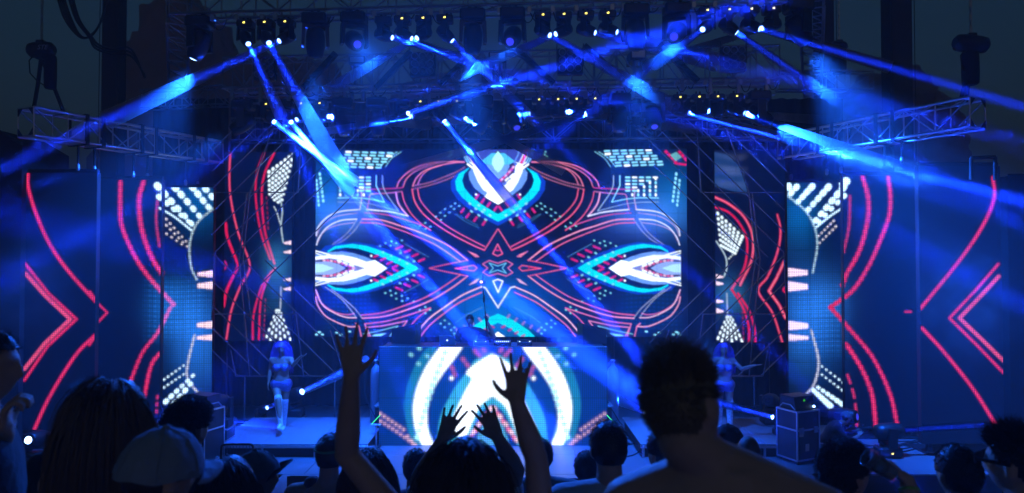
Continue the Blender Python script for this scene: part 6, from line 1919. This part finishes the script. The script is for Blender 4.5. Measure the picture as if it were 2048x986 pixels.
p17 = crowd('curly haired person with glasses drinking from a cup at the right', 1693, 886, 2.7, bx=1680, skin='fair', voxel=.006, yaw=-48, hrot=(-72, 20, 0), top='tee', top_col=(.03, .03, .04), hair_kind='curly', hair_col='brown',
            joints=dict(elR=P(1830, 1050, 2.45), wrR=P(1815, 962, 2.52), elL=P(1600, 1180, 2.8), wrL=P(1630, 1300, 2.7)), hands=dict(R=dict(d=(-.62, .12, .62), n=(-.62, .35, -.55), sd=-1, curls=(.75, .8, .8, .75), thumb=.5)))
b = MB(); hc, Rh, hs = p17[1], p17[2], p17[3]
for s in (-1, 1):
    b.tube([hc + Rh @ (V(s * .033 + .024 * math.cos(a), .1, .006 + .019 * math.sin(a)) * hs) for a in [k * math.pi / 8 for k in range(17)]], .0022, 5)
    b.tube([hc + Rh @ (V(s * .057, .1, .012) * hs), hc + Rh @ (V(s * .079, .06, .012) * hs), hc + Rh @ (V(s * .081, -.01, .006) * hs)], .0022, 5)
b.tube([hc + Rh @ (V(-.009, .101, .01) * hs), hc + Rh @ (V(.009, .101, .01) * hs)], .0022, 5)
b.obj('glasses', M_RUBBER, p17[0])
wr = p17[4]['wrR']
rb = MB(); dd = (p17[4]['elR'] - wr).normalized(); q = wr + dd * .03; u = dd.orthogonal().normalized(); v = dd.cross(u)
rb.tube([q + (u * math.cos(a) + v * math.sin(a)) * .031 for a in [k * math.pi / 8 for k in range(17)]], .006, 6); rb.obj('wristband', mat('wristband_green', (.25, .5, .1), .6), p17[0])
# the cup
cc = P(1764, 934, 2.5)
t = thing('plastic_cup', 'clear plastic cup with cyan drink tipped to the mouth of the curly haired person', 'cup', cc)
cd_ = V(-.8, .1, .58).normalized(); cx_ = cd_.orthogonal().normalized(); M = frame_M(cc - cd_ * .05, cx_, cd_.cross(cx_), cd_)
mg = bpy.data.materials.new('clear_plastic'); mg.use_nodes = True; g = mg.node_tree.nodes['Principled BSDF']
g.inputs['Transmission Weight'].default_value = .85; g.inputs['Roughness'].default_value = .15; g.inputs['Base Color'].default_value = (.8, .9, .95, 1); g.inputs['IOR'].default_value = 1.2
MB().lathe([(.026, 0), (.037, .11), (.039, .112), (.0375, .114), (.034, .108), (.024, .004), (.001, .003)], 24, M, True, False).obj('cup_wall', mg, t)
MB().lathe([(.001, .006), (.0235, .007), (.0295, .06), (.001, .061)], 20, M).obj('drink', mat('cyan_drink', (.1, .5, .6), .2), t)
crowd('man with short dark hair seen from behind at the far right', 1915, 890, 2.7, skin='mid', voxel=.009, yaw=4, top='tee', top_col=(.05, .05, .07), hair_kind='short', hair_col='black', hair_len=.02)
p19 = crowd('man with sunglasses at the right edge of the picture', 2032, 858, 2.42, bx=2036, skin='fair', voxel=.0085, yaw=18, hrot=(34, 0, 0), top='tee', top_col=(.1, .1, .13), hair_kind='tousled', hair_col='black')
b = MB(); hc, Rh, hs = p19[1], p19[2], p19[3]
for s in (-1, 1):
    b.box((-.029, -.003, -.02), (.029, .003, .02), Matrix.Translation(hc) @ Rh.to_4x4() @ Matrix.Translation(V(s * .034, .108, .01) * hs), .002)
    b.box((-.003, -.11, -.006), (.003, 0, .006), Matrix.Translation(hc) @ Rh.to_4x4() @ Matrix.Translation(V(s * .082, .1, .014) * hs))
b.obj('sunglasses', M_RUBBER, p19[0])

# ------------------------------------------------------------------ performers and the photographer
def dancer(label, x, ytop, yfoot, joints, hands, yaw, hrot):
    Y = 13.72
    f = P(x, yfoot, Y); f.z = .253
    H = P(x, ytop, Y).z - .253 - .02
    j = {k: P(*v) for k, v in joints.items()}
    t = person(label, f, H, yaw=yaw, fem=True, skin='mid', voxel=.009, joints=j, hands=hands, hrot=hrot, top='show', boots=True, bust=True, hair_kind='wavy', hair_col='violet', hair_len=.55)
    # lacing on the boots
    JJ = t[4]
    for s in 'LR':
        an, kn = JJ['an' + s], JJ['kn' + s].lerp(JJ['hip' + s], .2)
        b = MB(); pts = []
        for k in range(15):
            q = an.lerp(kn, k / 14); r = (.03 + .014 * k / 14) * H + .003
            pts.append(q + V((-1 if k % 2 else 1) * r * .55, -r * .86, 0))
        b.tube(pts, .006, 5); b.obj('boot_lacing', mat('silver_lace', (.75, .75, .8), .25, .6), t[0])
    return t
d1 = dancer('dancer with long violet hair and white laced boots on the left platform', 562, 684, 858,
       dict(elL=(586, 730, 13.6), wrL=(601, 714, 13.45), elR=(541, 738, 13.75), wrR=(537, 766, 13.65), knR=(557, 802, 13.45), anR=(561, 848, 13.35), knL=(569, 808, 13.75), anL=(567, 851, 13.85)),
       dict(L=dict(d=(.7, -.2, .3), n=(0, 0, 1), sd=1, curl=.15)), 186, (190, -6, 4))
d2 = dancer('dancer with curly violet hair behind the shirtless man on the right platform', 1449, 686, 856,
       dict(elL=(1484, 738, 13.6), wrL=(1508, 731, 13.45), elR=(1434, 735, 13.75), wrR=(1428, 762, 13.6)),
       dict(L=dict(d=(.8, -.2, .1), n=(0, 0, 1), sd=1, curl=.15)), 178, (172, 0, -3))
Yd = 14.72
f = P(940, 700, Yd); f.z = .703
dj = person('person in dark shirt behind the booth holding up a camera pole', f, P(934, 630, Yd).z - .703, yaw=176, skin='mid', voxel=.009, top='tee', top_col=(.012, .012, .016), hair_kind='short', hair_col='black', hrot=(168, -8, 0),
            joints=dict(elL=P(988, 674, 14.5), wrL=P(974, 642, 14.42), elR=P(908, 690, 14.6), wrR=P(925, 697, 14.3)), hands=dict(L=dict(d=(-.15, -.1, 1), n=(-.5, -.8, 0), sd=1, curl=1.15)))
t = thing('camera_pole', 'thin black pole with a lit camera held up over the booth', 'camera pole', P(974, 668, 14.36))
q0, q1 = P(974.5, 668, 14.36), P(965, 566, 14.3)
MB().tube([q0, q0.lerp(q1, .45), q0.lerp(q1, .46), q1], [.012, .012, .009, .009], 8).obj('pole', M_BLACK, t)
MB().tube([q0, q0.lerp(q1, .35)], .017, 8).obj('grip', M_RUBBER, t)
q2 = q0.lerp(q1, .68)
MB().tube([q2 - V(0, 0, .07), q2, q2 + V(0, 0, .1)], [.014, .026, .014], 8).obj('clamp', M_BLACK, t)
MB().box((-.065, -.03, -.04), (.065, .03, .04), Matrix.Translation(q1 + V(0, 0, .02)), .01).obj('camera_body', M_BLACK, t)
MB().box((-.05, -.034, -.02), (.0, -.0305, .025), Matrix.Translation(q1 + V(0, 0, .02)), .001).obj('lit_screen', emat('orange_screen', (1.0, .5, .12), 4.0), t)
MB().tube([q1 + V(.0, 0, .06), q1 + V(.01, 0, .12), q1 + V(.012, 0, .2)], [.02, .03, .028], 10).obj('microphone', M_RUBBER, t)

# photographer crouching on the deck at the right
Yp = 12.85
X0 = P(1668, 900, Yp).x
ph = person('crouching photographer in black shirt and cap beside the right flight case', (X0, Yp, .003), 1.72, yaw=-70, skin='mid', voxel=.01, top='tee', top_col=(.015, .015, .02), bottom_col=(.06, .055, .05), hair_kind='crop', hair_col='dark',
            hd=V(X0 + .19, Yp - .08, .70), hrot=(-70, -18, 0),
            joints=dict(pelvis=V(X0 - .16, Yp + .05, .2), neck=V(X0 + .06, Yp - .02, .6), shL=V(X0 + .1, Yp + .17, .56), shR=V(X0 - .02, Yp - .21, .55), elL=V(X0 + .3, Yp + .1, .42), elR=V(X0 + .1, Yp - .32, .32), wrL=V(X0 + .44, Yp - .06, .48), wrR=V(X0 + .34, Yp - .24, .42),
                        hipL=V(X0 - .12, Yp + .14, .17), hipR=V(X0 - .16, Yp - .06, .17), knL=V(X0 + .24, Yp + .22, .36), knR=V(X0 + .2, Yp - .3, .1), anL=V(X0 + .12, Yp + .24, .06), anR=V(X0 - .16, Yp - .32, .06),
                        toeL=V(X0 + .3, Yp + .22, .04), toeR=V(X0 - .34, Yp - .36, .05)),
            hands=dict(L=dict(d=(.3, -.6, .2), n=(0, -.3, 1), curl=.8), R=dict(d=(.5, .5, .3), n=(0, .3, 1), curl=.8)))
cap(ph[0], ph[1], ph[2], ph[3], mat('cap_grey', (.12, .13, .15), .85), mat('cap_grey', (.12, .13, .15)), 0)
q = V(X0 + .47, Yp - .16, .52)
t = thing('photo_camera', 'black photo camera in the hands of the crouching photographer', 'camera', q)
Mq = Matrix.Translation(q) @ Matrix.Rotation(math.radians(-70), 4, 'Z')
MB().box((-.075, -.035, -.05), (.075, .035, .05), Mq, .012).obj('camera_body', M_RUBBER, t)
MB().lathe([(.035, 0), (.036, .1), (.042, .11), (.042, .15), (.034, .152)], 18, Mq @ Matrix.Translation((0, .034, 0)) @ Matrix.Rotation(-math.pi / 2, 4, 'X')).obj('lens_barrel', M_RUBBER, t)
MB().box((-.03, -.03, .05), (.03, .03, .08), Mq, .008).obj('viewfinder', M_RUBBER, t)
# ------------------------------------------------------------------ haze
def volume_material(name, density, col=(1, 1, 1), aniso=0.0):
    m = bpy.data.materials.new(name); m.use_nodes = True
    nt = m.node_tree; nt.nodes.clear()
    o = nt.nodes.new('ShaderNodeOutputMaterial'); p = nt.nodes.new('ShaderNodeVolumePrincipled')
    p.inputs['Density'].default_value = density; p.inputs['Color'].default_value = (*col, 1); p.inputs['Anisotropy'].default_value = aniso
    nt.links.new(p.outputs[0], o.inputs['Volume'])
    return m, nt, p
hz = MB().box((-114, -60, -2.6), (114, 114, 23.5)).obj('haze', volume_material('stage_haze', .0075, (.9, .95, 1))[0])
hz['kind'] = 'stuff'

def cloud_material(dens, seed):
    m, nt, p = volume_material('drifting_smoke', 0.0, (.9, .95, 1))
    tc = nt.nodes.new('ShaderNodeTexCoord'); ln = nt.nodes.new('ShaderNodeVectorMath'); ln.operation = 'LENGTH'
    nt.links.new(tc.outputs['Object'], ln.inputs[0])
    r = nt.nodes.new('ShaderNodeMapRange'); r.interpolation_type = 'SMOOTHSTEP'
    r.inputs[1].default_value = .98; r.inputs[2].default_value = .1; r.inputs[3].default_value = 0; r.inputs[4].default_value = 1
    nt.links.new(ln.outputs['Value'], r.inputs[0])
    n = nt.nodes.new('ShaderNodeTexNoise'); n.inputs['Scale'].default_value = 3.2; n.inputs['Detail'].default_value = 4; n.inputs['Distortion'].default_value = .6
    ge = nt.nodes.new('ShaderNodeNewGeometry'); nt.links.new(ge.outputs['Position'], n.inputs['Vector'])
    r2 = nt.nodes.new('ShaderNodeMapRange'); r2.inputs[1].default_value = .38; r2.inputs[2].default_value = .68; r2.inputs[3].default_value = .1 * dens; r2.inputs[4].default_value = dens
    nt.links.new(n.outputs[0], r2.inputs[0])
    mu = nt.nodes.new('ShaderNodeMath'); mu.operation = 'MULTIPLY'
    nt.links.new(r.outputs[0], mu.inputs[0]); nt.links.new(r2.outputs[0], mu.inputs[1])
    nt.links.new(mu.outputs[0], p.inputs['Density'])
    return m
sm_me = {}
for k, (x, y, Y, rx, ry, rz, rot, dens) in enumerate([(603, 276, 13.2, .55, .4, .3, .6, 1.6), (668, 330, 13.15, .45, .4, .3, .6, .9), (735, 237, 13.15, .75, .4, .22, .1, 1.2), (1700, 308, 12.6, .8, .5, .26, .35, 1.6), (1800, 345, 12.4, .9, .6, .3, .35, 1.0),
                                                (1240, 765, 14.0, .6, .5, .35, 0, .8), (1930, 610, 12.2, 1.3, .5, 1.5, 0, .16), (60, 560, 12.5, 1.3, .5, 1.5, 0, .1), (1420, 640, 13.0, 1.6, .5, 1.0, 0, .07), (1210, 222, 12.95, .6, .4, .22, 0, .9)]):
    bm = bmesh.new(); bmesh.ops.create_icosphere(bm, subdivisions=3, radius=1)
    me = bpy.data.meshes.new('smoke_cloud'); bm.to_mesh(me); bm.free(); me.materials.append(cloud_material(dens, k))
    o = bpy.data.objects.new('smoke_cloud', me)
    link(o, None, Matrix.Translation(P(x, y, Y)) @ Matrix.Rotation(rot, 4, 'Y') @ Matrix.Diagonal((rx, ry, rz, 1)))
    o['kind'] = 'stuff'
